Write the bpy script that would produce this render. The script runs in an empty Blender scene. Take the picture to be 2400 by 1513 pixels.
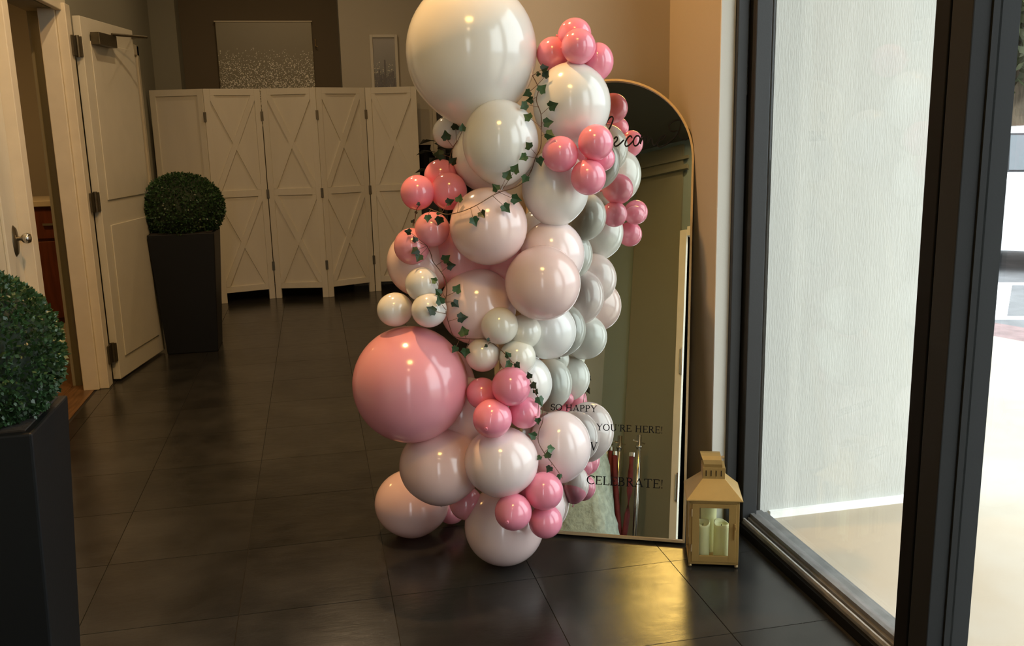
import bpy, bmesh, math, random
from mathutils import Vector, Matrix
random.seed(7)
SC = bpy.context.scene
COL = SC.collection
R = math.radians

# ------------------------------------------------------------------ camera
cam_d = bpy.data.cameras.new('camera'); cam = bpy.data.objects.new('camera', cam_d); COL.objects.link(cam)
cam_d.sensor_width = 36.0; cam_d.lens = 2160.0/2400.0*36.0; cam_d.clip_start = .05; cam_d.clip_end = 300
CX = Vector((0.977286, -0.210586, -0.023775)); CY = Vector((0.065692, 0.194365, 0.978727)); CZ = Vector((-0.201485, -0.958058, 0.203784))          # camera right, up, back in the world
mw = Matrix((CX, CY, CZ)).transposed().to_4x4(); mw.translation = Vector((0, 0, 1.45))
cam.matrix_world = mw
SC.camera = cam
# ------------------------------------------------------------------ world, exposure
W = bpy.data.worlds.new('sky'); SC.world = W; W.use_nodes = True
bg = W.node_tree.nodes['Background']; bg.inputs['Color'].default_value = (.90, .96, 1.0, 1); bg.inputs['Strength'].default_value = 4.8
SC.view_settings.view_transform = 'Standard'; SC.view_settings.look = 'None'
SC.view_settings.gamma = 1; SC.view_settings.exposure = 0.0; SC.view_settings.use_curve_mapping = False
SC.cycles.max_bounces = 10; SC.cycles.diffuse_bounces = 5; SC.cycles.glossy_bounces = 6
SC.cycles.transparent_max_bounces = 12; SC.cycles.transmission_bounces = 6
SC.cycles.sample_clamp_indirect = 6.0; SC.cycles.caustics_reflective = False; SC.cycles.caustics_refractive = False
WARM = (1.0, .56, .22)
LAMPS = [(0.06, .92, 3.585, 0, .26), (0, 3.1, 3.585, 62, .05), (-.45, 4.7, 3.585, 27, .05), (0, 7.55, 3.585, 8, .05), (-.3, -.3, 3.585, 4, .05)]
def area(name, loc, rot, size, power, color, size_y=None, shape='DISK', spread=None, portal=False):
    l = bpy.data.lights.new(name, 'AREA'); l.shape = shape; l.size = size
    if size_y: l.size_y = size_y
    l.energy = power; l.color = color
    if spread: l.spread = spread
    if portal: l.cycles.is_portal = True
    o = bpy.data.objects.new(name, l); COL.objects.link(o); o.location = loc; o.rotation_euler = rot
    return o
for x, y, z, p, s in LAMPS:
    if p: area('downlight_beam', (x, y, z-.03), (0, 0, 0), s*1.6, p, WARM if p > 40 else (1, .70, .40))
area('side_room_light', (-2.3, 5.9, 2.75), (0, 0, 0), .3, 16, (1, .55, .20))

# ------------------------------------------------------------------ materials
MATS = {}
def mat(name, color, rough=.5, metal=0, spec=.5, bump=0, bscale=40, noise=0, nscale=6, c2=None, emit=None, estr=0, trans=0, coat=0, bdetail=4, stretch=None, sss=0):
    m = bpy.data.materials.new(name); m.use_nodes = True; nt = m.node_tree; b = nt.nodes['Principled BSDF']
    b.inputs['Base Color'].default_value = (*color, 1); b.inputs['Roughness'].default_value = rough
    b.inputs['Metallic'].default_value = metal; b.inputs['Specular IOR Level'].default_value = spec
    b.inputs['Coat Weight'].default_value = coat
    if emit: b.inputs['Emission Color'].default_value = (*emit, 1); b.inputs['Emission Strength'].default_value = estr
    tc = nt.nodes.new('ShaderNodeTexCoord'); vec = tc.outputs['Object']
    if stretch:
        mp = nt.nodes.new('ShaderNodeMapping'); mp.inputs['Scale'].default_value = stretch
        nt.links.new(vec, mp.inputs['Vector']); vec = mp.outputs['Vector']
    if noise or c2:
        n = nt.nodes.new('ShaderNodeTexNoise'); n.inputs['Scale'].default_value = nscale; n.inputs['Detail'].default_value = 5
        nt.links.new(vec, n.inputs['Vector'])
        r = nt.nodes.new('ShaderNodeValToRGB'); r.color_ramp.elements[0].position = .35; r.color_ramp.elements[1].position = .68
        a = c2 or tuple(c*(1-noise) for c in color)
        r.color_ramp.elements[0].color = (*a, 1); r.color_ramp.elements[1].color = (*color, 1)
        nt.links.new(n.outputs['Fac'], r.inputs['Fac']); nt.links.new(r.outputs['Color'], b.inputs['Base Color'])
    if bump:
        n2 = nt.nodes.new('ShaderNodeTexNoise'); n2.inputs['Scale'].default_value = bscale; n2.inputs['Detail'].default_value = bdetail
        nt.links.new(vec, n2.inputs['Vector'])
        bp = nt.nodes.new('ShaderNodeBump'); bp.inputs['Strength'].default_value = bump; bp.inputs['Distance'].default_value = .01
        nt.links.new(n2.outputs['Fac'], bp.inputs['Height']); nt.links.new(bp.outputs['Normal'], b.inputs['Normal'])
    if trans:
        tr = nt.nodes.new('ShaderNodeBsdfTranslucent'); tr.inputs['Color'].default_value = (*[min(1, c*1.05) for c in color], 1)
        mx = nt.nodes.new('ShaderNodeMixShader'); mx.inputs['Fac'].default_value = trans
        out = nt.nodes['Material Output']
        nt.links.new(b.outputs[0], mx.inputs[1]); nt.links.new(tr.outputs[0], mx.inputs[2]); nt.links.new(mx.outputs[0], out.inputs['Surface'])
    MATS[name] = m
    return m
def glass(name, tint=(.96, .98, .97), ior=1.45):
    m = bpy.data.materials.new(name); m.use_nodes = True; nt = m.node_tree; nt.nodes.clear()
    out = nt.nodes.new('ShaderNodeOutputMaterial'); t = nt.nodes.new('ShaderNodeBsdfTransparent'); g = nt.nodes.new('ShaderNodeBsdfGlossy')
    t.inputs['Color'].default_value = (*tint, 1); g.inputs['Roughness'].default_value = .01
    lw = nt.nodes.new('ShaderNodeLayerWeight'); lw.inputs['Blend'].default_value = .5
    pw = nt.nodes.new('ShaderNodeMath'); pw.operation = 'POWER'; pw.inputs[1].default_value = 5; nt.links.new(lw.outputs['Facing'], pw.inputs[0])
    fr = nt.nodes.new('ShaderNodeMath'); fr.operation = 'MULTIPLY_ADD'; fr.inputs[1].default_value = .92; fr.inputs[2].default_value = .03; nt.links.new(pw.outputs[0], fr.inputs[0])
    mx = nt.nodes.new('ShaderNodeMixShader')
    nt.links.new(fr.outputs[0], mx.inputs['Fac']); nt.links.new(t.outputs[0], mx.inputs[1]); nt.links.new(g.outputs[0], mx.inputs[2]); nt.links.new(mx.outputs[0], out.inputs['Surface'])
    MATS[name] = m
    return m
def glitter(name, top, bot, h0, h1):
    m = bpy.data.materials.new(name); m.use_nodes = True; nt = m.node_tree; b = nt.nodes['Principled BSDF']
    tc = nt.nodes.new('ShaderNodeTexCoord'); sp = nt.nodes.new('ShaderNodeSeparateXYZ'); nt.links.new(tc.outputs['Object'], sp.inputs[0])
    mr = nt.nodes.new('ShaderNodeMapRange'); mr.inputs['From Min'].default_value = h0; mr.inputs['From Max'].default_value = h1; nt.links.new(sp.outputs['Z'], mr.inputs['Value'])
    n = nt.nodes.new('ShaderNodeTexNoise'); n.inputs['Scale'].default_value = 8; nt.links.new(tc.outputs['Object'], n.inputs['Vector'])
    v = nt.nodes.new('ShaderNodeTexVoronoi'); v.inputs['Scale'].default_value = 150; nt.links.new(tc.outputs['Object'], v.inputs['Vector'])
    cr = nt.nodes.new('ShaderNodeMix'); cr.data_type = 'RGBA'; cr.inputs['A'].default_value = (*bot, 1); cr.inputs['B'].default_value = (*top, 1); nt.links.new(mr.outputs[0], cr.inputs['Factor'])
    # sparkle mask: cell brightness above a threshold, denser towards the bottom
    sc = nt.nodes.new('ShaderNodeSeparateColor'); nt.links.new(v.outputs['Color'], sc.inputs[0])
    a = nt.nodes.new('ShaderNodeMath'); a.operation = 'MULTIPLY_ADD'; nt.links.new(mr.outputs[0], a.inputs[0]); a.inputs[1].default_value = .5; a.inputs[2].default_value = .66
    a2 = nt.nodes.new('ShaderNodeMath'); a2.operation = 'GREATER_THAN'; nt.links.new(sc.outputs[0], a2.inputs[0]); nt.links.new(a.outputs[0], a2.inputs[1])
    c2 = nt.nodes.new('ShaderNodeMix'); c2.data_type = 'RGBA'; nt.links.new(a2.outputs[0], c2.inputs['Factor']); nt.links.new(cr.outputs['Result'], c2.inputs['A']); c2.inputs['B'].default_value = (1, .97, .85, 1)
    nt.links.new(c2.outputs['Result'], b.inputs['Base Color'])
    b.inputs['Roughness'].default_value = .35
    MATS[name] = m
    return m

paint = mat('wall_paint', (.52, .49, .41), .85, bump=.05, bscale=220)
paint_grey = mat('wall_paint_grey', (.29, .285, .225), .85, bump=.05, bscale=200)
paint_olive = mat('wall_paint_olive', (.15, .14, .085), .8, bump=.05, bscale=200)
paint_shaded = mat('wall_paint_shaded', (.16, .13, .085), .85, bump=.05, bscale=200)  # weaker light on the far wall put into a darker colour
paint_tan = mat('wall_paint_tan', (.40, .33, .23), .8, bump=.04, bscale=200)
ceil_m = mat('ceiling_paint', (.07, .065, .05), .9, bump=.05, bscale=120)
trim_m = mat('cream_trim', (.70, .64, .50), .45, noise=.06, nscale=12)
door_m = mat('cream_door', (.62, .60, .50), .4, noise=.05, nscale=7)
screen_m = mat('white_painted_wood', (.72, .69, .60), .5, bump=.06, bscale=60, noise=.05, nscale=9, stretch=(1, 1, .15))
bronze = mat('dark_bronze', (.13, .11, .07), .38, .8, noise=.2, nscale=30)
steel = mat('brushed_steel', (.62, .60, .55), .2, 1.0, noise=.05, nscale=60)
black_metal = mat('black_aluminium', (.026, .027, .028), .5, .0, spec=.32, bump=.03, bscale=150)
mull_m = mat('matt_black_aluminium', (.020, .021, .022), .6, spec=.10, bump=.03, bscale=150)
sill_m = mat('worn_charcoal_aluminium', (.17, .17, .165), .5, .1, spec=.5, noise=.35, nscale=16, bump=.06, bscale=60)
back_paint = mat('entrance_wall_paint', (.175, .215, .18), .85, bump=.05, bscale=200)
black_rub = mat('black_rubber', (.004, .004, .004), .7, spec=.15)
grout_m = mat('grout', (.008, .007, .006), .8)
wood_m = mat('brown_wood_floor', (.16, .085, .035), .35, noise=.45, nscale=9, stretch=(6, .6, 1), bump=.05)
cab_m = mat('red_brown_wood', (.20, .055, .025), .4, noise=.35, nscale=7, stretch=(5, 5, .6))
gold = mat('brushed_gold', (.50, .36, .19), .48, .6, noise=.05, nscale=80)
lant_m = mat('tan_painted_metal', (.42, .265, .085), .42, .35, bump=.05, bscale=300, noise=.06, nscale=30)
wax = mat('ivory_wax', (.90, .87, .55), .45, noise=.04, nscale=15, trans=.25)
pot_m = mat('matt_black_planter', (.006, .007, .008), .5, spec=.25, bump=.03, bscale=80)
soil_m = mat('dark_soil', (.02, .015, .01), .95, bump=.5, bscale=60)
stucco = mat('white_stucco', (.53, .53, .495), .9, bump=.28, bscale=60, stretch=(3.2, 3.2, .45), noise=.07, nscale=2.2, bdetail=6)
conc = mat('cream_concrete', (.47, .435, .375), .75, noise=.16, nscale=1.3, bump=.06, bscale=30, c2=(.42, .35, .26))
conc2 = mat('pale_concrete_edge', (.90, .90, .86), .8, noise=.05, nscale=12, bump=.2, bscale=30)
asph = mat('grey_asphalt', (.20, .20, .21), .9, noise=.25, nscale=5, bump=.3, bscale=90)
redkerb = mat('worn_red_brick_edge', (.30, .20, .20), .85, noise=.3, nscale=9, bump=.2)
linep = mat('white_road_paint', (.85, .85, .86), .7, noise=.1, nscale=14)
carw = mat('white_car_paint', (.86, .87, .90), .22, coat=.7, noise=.01)
carg = mat('tinted_car_glass', (.10, .12, .14), .06, spec=.8, noise=.1)
carb = mat('black_plastic_trim', (.035, .035, .04), .5, noise=.1)
bark = mat('tree_bark', (.17, .125, .08), .9, noise=.5, nscale=9, bump=.8, bscale=18, stretch=(3, 3, .5))
leaf_far = mat('tree_leaves', (.105, .115, .05), .6, noise=.5, nscale=2.5, trans=.25)
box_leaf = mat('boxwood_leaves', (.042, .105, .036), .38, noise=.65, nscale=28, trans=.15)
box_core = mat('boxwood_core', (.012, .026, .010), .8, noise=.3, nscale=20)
ivy_m = mat('ivy_leaf_green', (.035, .095, .028), .5, noise=.45, nscale=90, trans=.12)
ivy_d = mat('ivy_leaf_dark', (.016, .040, .014), .5, noise=.4, nscale=90, trans=.08)
ivy_l = mat('ivy_leaf_pale', (.10, .20, .085), .45, noise=.35, nscale=90, trans=.15)
stem_m = mat('ivy_stem_brown', (.17, .085, .045), .6, noise=.3, nscale=60)
red_v = mat('red_velvet', (.13, .007, .008), .75, noise=.3, nscale=30)
mint = mat('mint_white_rough_fabric', (.56, .68, .62), .95, bump=1.0, bscale=26, noise=.28, nscale=24, bdetail=8)
ink = mat('black_vinyl_lettering', (.008, .008, .008), .7, spec=.1, noise=.05)
shade = mat('lamp_diffuser', (1, .85, .6), .5, emit=WARM, estr=14)
shade_big = mat('amber_diffuser', (1, .8, .4), .5, emit=(1.0, .62, .16), estr=38)
dark_leaf = mat('dark_palm_leaf', (.012, .014, .010), .5, noise=.3, nscale=12)
win_glass = glass('window_glass')
thin_glass = glass('lantern_glass', (.97, .98, .95))
mir = mat('mirror_silver', (.86, .89, .83), .005, 1.0)
glit_a = glitter('glitter_canvas', (.33, .31, .22), (.20, .18, .10), 1.85, 2.5)
glit_b = glitter('glitter_print', (.42, .42, .42), (.16, .19, .19), 1.75, 2.3)

def slate():
    m = bpy.data.materials.new('dark_slate_tile'); m.use_nodes = True; nt = m.node_tree; b = nt.nodes['Principled BSDF']; MATS['slate'] = m
    geo = nt.nodes.new('ShaderNodeNewGeometry'); oi = nt.nodes.new('ShaderNodeObjectInfo')
    n = nt.nodes.new('ShaderNodeTexNoise'); n.inputs['Scale'].default_value = 3.2; n.inputs['Detail'].default_value = 7; n.inputs['Roughness'].default_value = .65
    nt.links.new(geo.outputs['Position'], n.inputs['Vector'])
    r = nt.nodes.new('ShaderNodeValToRGB'); r.color_ramp.elements[0].position = .3; r.color_ramp.elements[1].position = .72
    r.color_ramp.elements[0].color = (.010, .0095, .0085, 1); r.color_ramp.elements[1].color = (.034, .033, .0295, 1)
    nt.links.new(n.outputs['Fac'], r.inputs['Fac'])
    mm = nt.nodes.new('ShaderNodeMix'); mm.data_type = 'RGBA'; mm.blend_type = 'MULTIPLY'; mm.inputs['Factor'].default_value = 1
    mr = nt.nodes.new('ShaderNodeMapRange'); mr.inputs['To Min'].default_value = .8; mr.inputs['To Max'].default_value = 1.2; nt.links.new(oi.outputs['Random'], mr.inputs['Value'])
    nt.links.new(r.outputs['Color'], mm.inputs['A']); nt.links.new(mr.outputs[0], mm.inputs['B']); nt.links.new(mm.outputs['Result'], b.inputs['Base Color'])
    n2 = nt.nodes.new('ShaderNodeTexNoise'); n2.inputs['Scale'].default_value = 9; n2.inputs['Detail'].default_value = 8; n2.inputs['Roughness'].default_value = .7
    mp = nt.nodes.new('ShaderNodeMapping'); mp.inputs['Scale'].default_value = (1, 2.2, 1); nt.links.new(geo.outputs['Position'], mp.inputs[0]); nt.links.new(mp.outputs[0], n2.inputs['Vector'])
    rr = nt.nodes.new('ShaderNodeMapRange'); rr.inputs['To Min'].default_value = .11; rr.inputs['To Max'].default_value = .32; nt.links.new(n2.outputs['Fac'], rr.inputs['Value'])
    nt.links.new(rr.outputs[0], b.inputs['Roughness'])
    bp = nt.nodes.new('ShaderNodeBump'); bp.inputs['Strength'].default_value = .17; bp.inputs['Distance'].default_value = .004
    nt.links.new(n2.outputs['Fac'], bp.inputs['Height']); nt.links.new(bp.outputs['Normal'], b.inputs['Normal'])
    b.inputs['Specular IOR Level'].default_value = .5
    return m
slate_m = slate()

# ------------------------------------------------------------------ mesh helpers
class MB:
    def __init__(s): s.bm = bmesh.new()
    def box(s, x0, x1, y0, y1, z0, z1, M=None):
        v = [s.bm.verts.new((x, y, z)) for x in (x0, x1) for y in (y0, y1) for z in (z0, z1)]
        for f in ((0,1,3,2),(4,6,7,5),(0,4,5,1),(2,3,7,6),(0,2,6,4),(1,5,7,3)): s.bm.faces.new([v[i] for i in f])
        if M:
            for q in v: q.co = M @ q.co
        return s
    def frustum(s, a, b, z0, z1, c=(0,0), M=None):      # a, b = half sizes (x,y) at z0, z1
        v = []
        for (h, z) in ((a, z0), (b, z1)):
            for sx, sy in ((-1,-1),(1,-1),(1,1),(-1,1)): v.append(s.bm.verts.new((c[0]+sx*h[0], c[1]+sy*h[1], z)))
        s.bm.faces.new(v[3::-1]); s.bm.faces.new(v[4:])
        for i in range(4): j = (i+1) % 4; s.bm.faces.new((v[i], v[j], v[4+j], v[4+i]))
        if M:
            for q in v: q.co = M @ q.co
        return s
    def tube(s, pts, rad, seg=8, caps=True):
        pts = [Vector(p) for p in pts]; rings = []
        up = Vector((0, 0, 1))
        for i, p in enumerate(pts):
            d = (pts[min(i+1, len(pts)-1)] - pts[max(i-1, 0)])
            if d.length < 1e-9: d = Vector((0, 0, 1))
            d.normalize(); a = d.cross(up)
            if a.length < .05: a = d.cross(Vector((1, 0, 0)))
            a.normalize(); b = d.cross(a)
            r = rad[i] if isinstance(rad, (list, tuple)) else rad
            rings.append([s.bm.verts.new(p + (a*math.cos(t*2*math.pi/seg) + b*math.sin(t*2*math.pi/seg))*r) for t in range(seg)])
        for A, B in zip(rings, rings[1:]):
            for i in range(seg): j = (i+1) % seg; s.bm.faces.new((A[i], A[j], B[j], B[i]))
        if caps: s.bm.faces.new(rings[0][::-1]); s.bm.faces.new(rings[-1])
        return s
    def cyl(s, x, y, z0, z1, r, r2=None, seg=24): return s.tube([(x, y, z0), (x, y, z1)], [r, r2 if r2 is not None else r], seg)
    def lathe(s, prof, seg=24, c=(0, 0, 0), M=None):
        rings = []
        for r, z in prof:
            if r < 1e-6: rings.append([s.bm.verts.new((c[0], c[1], c[2]+z))])
            else: rings.append([s.bm.verts.new((c[0]+r*math.cos(2*math.pi*i/seg), c[1]+r*math.sin(2*math.pi*i/seg), c[2]+z)) for i in range(seg)])
        for A, B in zip(rings, rings[1:]):
            for i in range(seg):
                j = (i+1) % seg
                if len(A) == 1 and len(B) == 1: continue
                if len(A) == 1: s.bm.faces.new((A[0], B[j], B[i]))
                elif len(B) == 1: s.bm.faces.new((A[i], A[j], B[0]))
                else: s.bm.faces.new((A[i], A[j], B[j], B[i]))
        if M:
            for g in rings:
                for q in g: q.co = M @ q.co
        return s
    def prism(s, poly, d, M=None):                      # poly in (x,z), extruded along y from d[0] to d[1]
        a = [s.bm.verts.new((x, d[0], z)) for x, z in poly]; b = [s.bm.verts.new((x, d[1], z)) for x, z in poly]
        n = len(poly); s.bm.faces.new(a); s.bm.faces.new(b[::-1])
        for i in range(n): j = (i+1) % n; s.bm.faces.new((a[j], a[i], b[i], b[j]))
        if M:
            for q in a+b: q.co = M @ q.co
        return s
    def build(s, name, m, parent=None, smooth=False, bevel=0, world=True):
        bmesh.ops.recalc_face_normals(s.bm, faces=s.bm.faces)
        me = bpy.data.meshes.new(name); s.bm.to_mesh(me); s.bm.free()
        if m: me.materials.append(m)
        if smooth: me.shade_smooth()
        o = bpy.data.objects.new(name, me); COL.objects.link(o)
        if parent:
            o.parent = parent
            if world: o.matrix_parent_inverse = pinv(parent)
        if bevel:
            md = o.modifiers.new('bevel', 'BEVEL'); md.width = bevel; md.segments = 2; md.limit_method = 'ANGLE'
        return o
def wmat(o):
    m = o.matrix_basis.copy()
    return wmat(o.parent) @ o.matrix_parent_inverse @ m if o.parent else m
def pinv(o): return wmat(o).inverted()
def tag(o, label=None, cat=None, group=None, kind=None):
    if label: o['label'] = label
    if cat: o['category'] = cat
    if group: o['group'] = group
    if kind: o['kind'] = kind
    return o
def thing(name, loc, label, cat, group=None, rz=0):
    o = bpy.data.objects.new(name, None); COL.objects.link(o); o.location = loc; o.rotation_euler = (0, 0, rz); o.empty_display_size = .05
    return tag(o, label, cat, group)
def place(o, loc, q=None):
    o.location = loc
    if q is not None: o.rotation_mode = 'QUATERNION'; o.rotation_quaternion = q
    return o
def struct(name, mb, m, label, bevel=0): return tag(mb.build(name, m, bevel=bevel), label, 'structure', kind='structure')

# ------------------------------------------------------------------ room shell
fl = struct('floor', MB().box(-1.34, 1.445, -.72, 9.5, -.06, -.0035), grout_m, 'dark slate tiled floor of the entrance hall')
tile_me = None
TS = .4735; x0g = 1.1085-TS*6; y0g = 2.267-TS*6*1.0042
for i in range(7):
    for j in range(22):
        xa = x0g+i*TS; ya = y0g+j*TS*1.0042
        xb = xa+TS; yb = ya+TS*1.0042
        xa2, xb2 = max(xa, -1.335), min(xb, 1.425)
        if xb2-xa2 < .05 or yb > 9.55: continue
        full = (xa2 == xa and xb2 == xb)
        if full and tile_me is not None:
            t = bpy.data.objects.new('tile', tile_me); COL.objects.link(t); t.parent = fl; t.location = (xa, ya, 0); continue
        w = xb2-xa2
        mb = MB(); g = .0013; e = .0008
        hx, hy = (w-2*g)/2, (TS*1.0042-2*g)/2
        mb.frustum((hx, hy), (hx, hy), -.012, 0, (w/2, TS*1.0042/2))
        t = mb.build('tile', slate_m, fl); t.location = (xa2, ya, 0)
        if full: tile_me = t.data
ZC = 3.6
struct('ceiling', MB().box(-3.4, 1.56, -.72, 9.6, ZC, ZC+.1), ceil_m, 'dark ceiling of the entrance hall')
# left wall with a pair of cream doors
wl = MB()
wl.box(-1.50, -1.35, -.72, 3.85, 0, ZC).box(-1.50, -1.35, 3.85, 5.84, 2.17, ZC).box(-1.50, -1.35, 5.84, 9.5, 0, ZC)
struct('wall_left', wl, paint_grey, 'grey-green painted wall on the left of the hall')
struct('wall_far', MB().box(-1.5, 1.55, 9.5, 9.6, 0, ZC), paint_shaded, 'far wall behind the folding screen, its lower light painted in as dark brown')
struct('trim_1', MB().box(.335, 1.17, 9.05, 9.5, 0, ZC), paint, 'pale wall pier behind the right end of the folding screen')
struct('trim_2', MB().box(-1.35, -1.12, 9.2, 9.5, 0, ZC), paint_grey, 'pale wall return behind the left end of the folding screen')
struct('trim_3', MB().box(1.165, 1.20, 8.98, 9.05, 0, 2.4), trim_m, 'narrow white casing at the right edge of the pale pier')
struct('wall_alcove', MB().box(.66, 1.55, 3.40, 3.50, 0, ZC), paint_tan, 'tan wall the arched mirror leans against')
struct('wall_side', MB().box(1.347, 1.395, 2.955, 3.40, 0, ZC), paint_tan, 'narrow tan side wall right of the mirror')
struct('trim_4', MB().box(1.3475, 1.398, 2.948, 2.955, 0, ZC), mat('daylit_wall_edge', (.62, .61, .56), .8, bump=.05, bscale=200), 'end face of the side wall beside the black window frame, painted pale for the window light')  # end face coloured paler to stand for light from the window
struct('wall_right', MB().box(1.50, 1.55, 3.50, 9.5, 0, ZC), paint, 'right wall of the deep part of the hall')
struct('wall_back', MB().box(-1.5, -.60, -.72, -.60, 0, ZC).box(-.60, 1.55, -.72, -.60, 2.75, ZC).box(-.28, 1.55, -.72, -.60, 0, 2.75), back_paint, 'grey-green wall beside the entrance, reflected in the left half of the mirror, with an unseen stretch added to narrow the doorway')  # last box is unseen, added to cut daylight from the doorway
# reflected right-hand part of the back wall: a shallow olive pier
struct('trim_5', MB().box(-1.10, -.66, -.60, -.575, 0, 3.55), paint_olive, 'yellowish pier reflected in the right half of the mirror')
struct('trim_6', MB().box(-1.34, -.60, -.575, -.545, 3.30, 3.34).box(-1.34, -.60, -.575, -.560, 3.40, 3.43), paint_olive, 'thin cornice lines under the ceiling reflected in the mirror')
d2 = struct('door_2', MB().box(-.66, -.60, -.74, -.57, 0, 2.75).box(-.60, 1.50, -.74, -.58, 2.70, 2.78), trim_m, 'pale casing of the entrance with steel hinges reflected at the right edge of the mirror')
for z in (.62, 1.62): MB().box(-.622, -.600, -.572, -.562, z-.10, z+.10).cyl(-.600, -.562, z-.11, z+.11, .008, seg=10).build('hinge', steel, d2)
# near leaf (closed) + frame + open leaf
d1 = struct('door_1', MB().box(-1.44, -1.352, 5.70, 5.84, 0, 2.17).box(-1.352, -1.30, 5.72, 5.83, 0, 2.2).box(-1.352, -1.32, 3.78, 3.86, 0, 2.25).box(-1.352, -1.32, 3.78, 5.83, 2.16, 2.26), trim_m, 'cream double door frame on the left wall with one leaf open', bevel=.004)
MB().box(-1.40, -1.352, 3.87, 4.58, .01, 2.155).box(-1.352, -1.338, 3.95, 4.05, .12, 2.05).box(-1.352, -1.338, 4.34, 4.42, .12, 2.05).build('leaf', door_m, d1, bevel=.003)
MB().box(-1.41, -1.30, 4.58, 4.665, 0.0, 2.155).build('stile', trim_m, d1, bevel=.003)
MB().box(-1.30, -1.292, 4.575, 4.67, 0.0, .12).build('kick_block', trim_m, d1)
hd = MB(); hd.lathe([(.0, .012), (.028, .010), (.034, 0)], 20, M=Matrix.Translation((-1.352+.0, 4.50, 1.02)) @ Matrix.Rotation(R(90), 4, 'Y') @ Matrix.Diagonal((2.1, 1, 1, 1)))
hp = hd.build('escutcheon', bronze, d1, smooth=True)
MB().lathe([(0, .065), (.018, .06), (.026, .045), (.02, .03), (.009, .02), (.009, 0)], 16, M=Matrix.Translation((-1.345, 4.50, 1.03)) @ Matrix.Rotation(R(90), 4, 'Y')).build('door_knob', steel, hp, smooth=True)
LA = math.atan2(.12, .65)
LM = Matrix.Translation((-1.305, 5.875, 0)) @ Matrix.Rotation(-LA, 4, 'Z')
lf = MB().box(0, .045, 0, .80, .015, 2.15, LM)
lfo = lf.build('leaf', door_m, d1, bevel=.003)
MB().box(.045, .052, .10, .70, .14, .95, LM).box(.045, .052, .10, .70, 1.10, 2.02, LM).build('panel', MATS['cream_door'], lfo, bevel=.003)
for z in (.19, 1.10, 1.98):
    h = MB(); h.box(-1.298, -1.288, 5.765, 5.835, z-.055, z+.055); h.box(-1.30, -1.262, 5.855, 5.872, z-.055, z+.055); h.cyl(-1.283, 5.848, z-.06, z+.06, .011, seg=12)
    h.build('hinge', bronze, d1)
cl = MB().box(.052, .105, .10, .36, 2.0, 2.07, LM).tube([LM @ Vector((.10, .3, 2.075)), LM @ Vector((.22, .55, 2.08)), LM @ Vector((.05, .78, 2.10))], .009)
tag(cl.build('door_closer', bronze, d1, bevel=.004), 'dark metal closer box and arm at the top of the open leaf')
d1.location.x = .03
# second (closed) door further down the left wall
d3 = struct('door_3', MB().box(-1.35, -1.32, 7.25, 7.33, 0, 2.2).box(-1.35, -1.32, 8.22, 8.30, 0, 2.2).box(-1.35, -1.32, 7.25, 8.30, 2.12, 2.2), MATS['cream_trim'], 'further cream door frame beside the left end of the folding screen', bevel=.004)
MB().box(-1.349, -1.335, 7.34, 8.21, .01, 2.11).build('leaf', screen_m, d3)
# skirtings
struct('baseboard_left', MB().box(-1.35, -1.332, -.6, 3.78, 0, .1).box(-1.35, -1.332, 5.90, 7.25, 0, .1).box(-1.35, -1.332, 8.30, 9.2, 0, .1), trim_m, 'cream skirting board along the left wall')
# side room seen through the open door
struct('wall_sideroom', MB().box(-3.4, -3.3, 3.5, 8.2, 0, ZC).box(-3.4, -1.5, 8.1, 8.2, 0, ZC).box(-3.4, -1.5, 3.4, 3.5, 0, ZC), MATS['wall_paint'], 'warm lit wall of the side room beyond the open door')
sf = struct('floor_2', MB().box(-3.3, -1.34, 3.5, 8.1, -.06, -.004), grout_m, 'brown plank floor in the side room')
for i in range(13):
    xa = -3.3 + i*.15
    MB().box(xa+.001, min(xa+.149, -1.342), 3.5, 8.1, -.01, .002).build('plank', wood_m, sf)
cb = thing('cabinet', (-1.95, 7.1, 0), 'red-brown wooden cabinet seen through the open door on the left', 'cabinet')
MB().box(-2.5, -1.53, 6.90, 7.45, .20, 1.02).build('body', cab_m, cb, bevel=.005)
MB().box(-2.5, -1.53, 6.89, 7.45, .0, .20).build('plinth', trim_m, cb)
MB().box(-2.53, -1.51, 6.86, 7.47, 1.02, 1.06).build('top', trim_m, cb, bevel=.004)
for x in (-2.48, -2.0):
    d = MB().box(x, x+.45, 6.88, 6.90, .24, .78).build('door', cab_m, cb, bevel=.003)
    MB().box(x+.38, x+.40, 6.865, 6.88, .5, .62).build('handle', steel, d)
    w = MB().box(x, x+.45, 6.88, 6.90, .80, 1.0).build('drawer', cab_m, cb, bevel=.003)
    MB().box(x+.17, x+.28, 6.865, 6.88, .89, .905).build('handle', steel, w)

# ------------------------------------------------------------------ window wall
GX = 1.50
fr = MB().box(1.45, 1.57, .40, 2.95, 0, .042).box(1.47, 1.55, .40, 2.95, .042, .052)
w1 = struct('window_1', MB().box(1.47, 1.55, .40, 2.95, 3.2, ZC), black_metal, 'black framed full height window wall on the right')
MB().box(1.436, 1.452, .40, 2.95, .0, .030).build('sill_foot_strip', black_rub, w1)  # black strip along the foot of the sill
fr.build('sill', sill_m, w1, bevel=.002)
MB().box(1.452, 1.458, .40, 2.95, .042, .052).build('sill_lip', mat('worn_grey_edge', (.45, .45, .43), .5, .1, noise=.3, nscale=30), w1)
MB().box(1.480, 1.495, .40, 2.95, .052, .066).build('bead', sill_m, w1)
p = MB().box(1.3985, 1.437, 2.93, 3.0, 0, 3.2).box(1.449, 1.505, 2.90, 3.0, 0, 3.2)
p.build('post', black_metal, w1, bevel=.003)
MB().box(1.4375, 1.4485, 2.945, 3.0, 0, 3.2).build('post_gasket', black_rub, w1)
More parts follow.
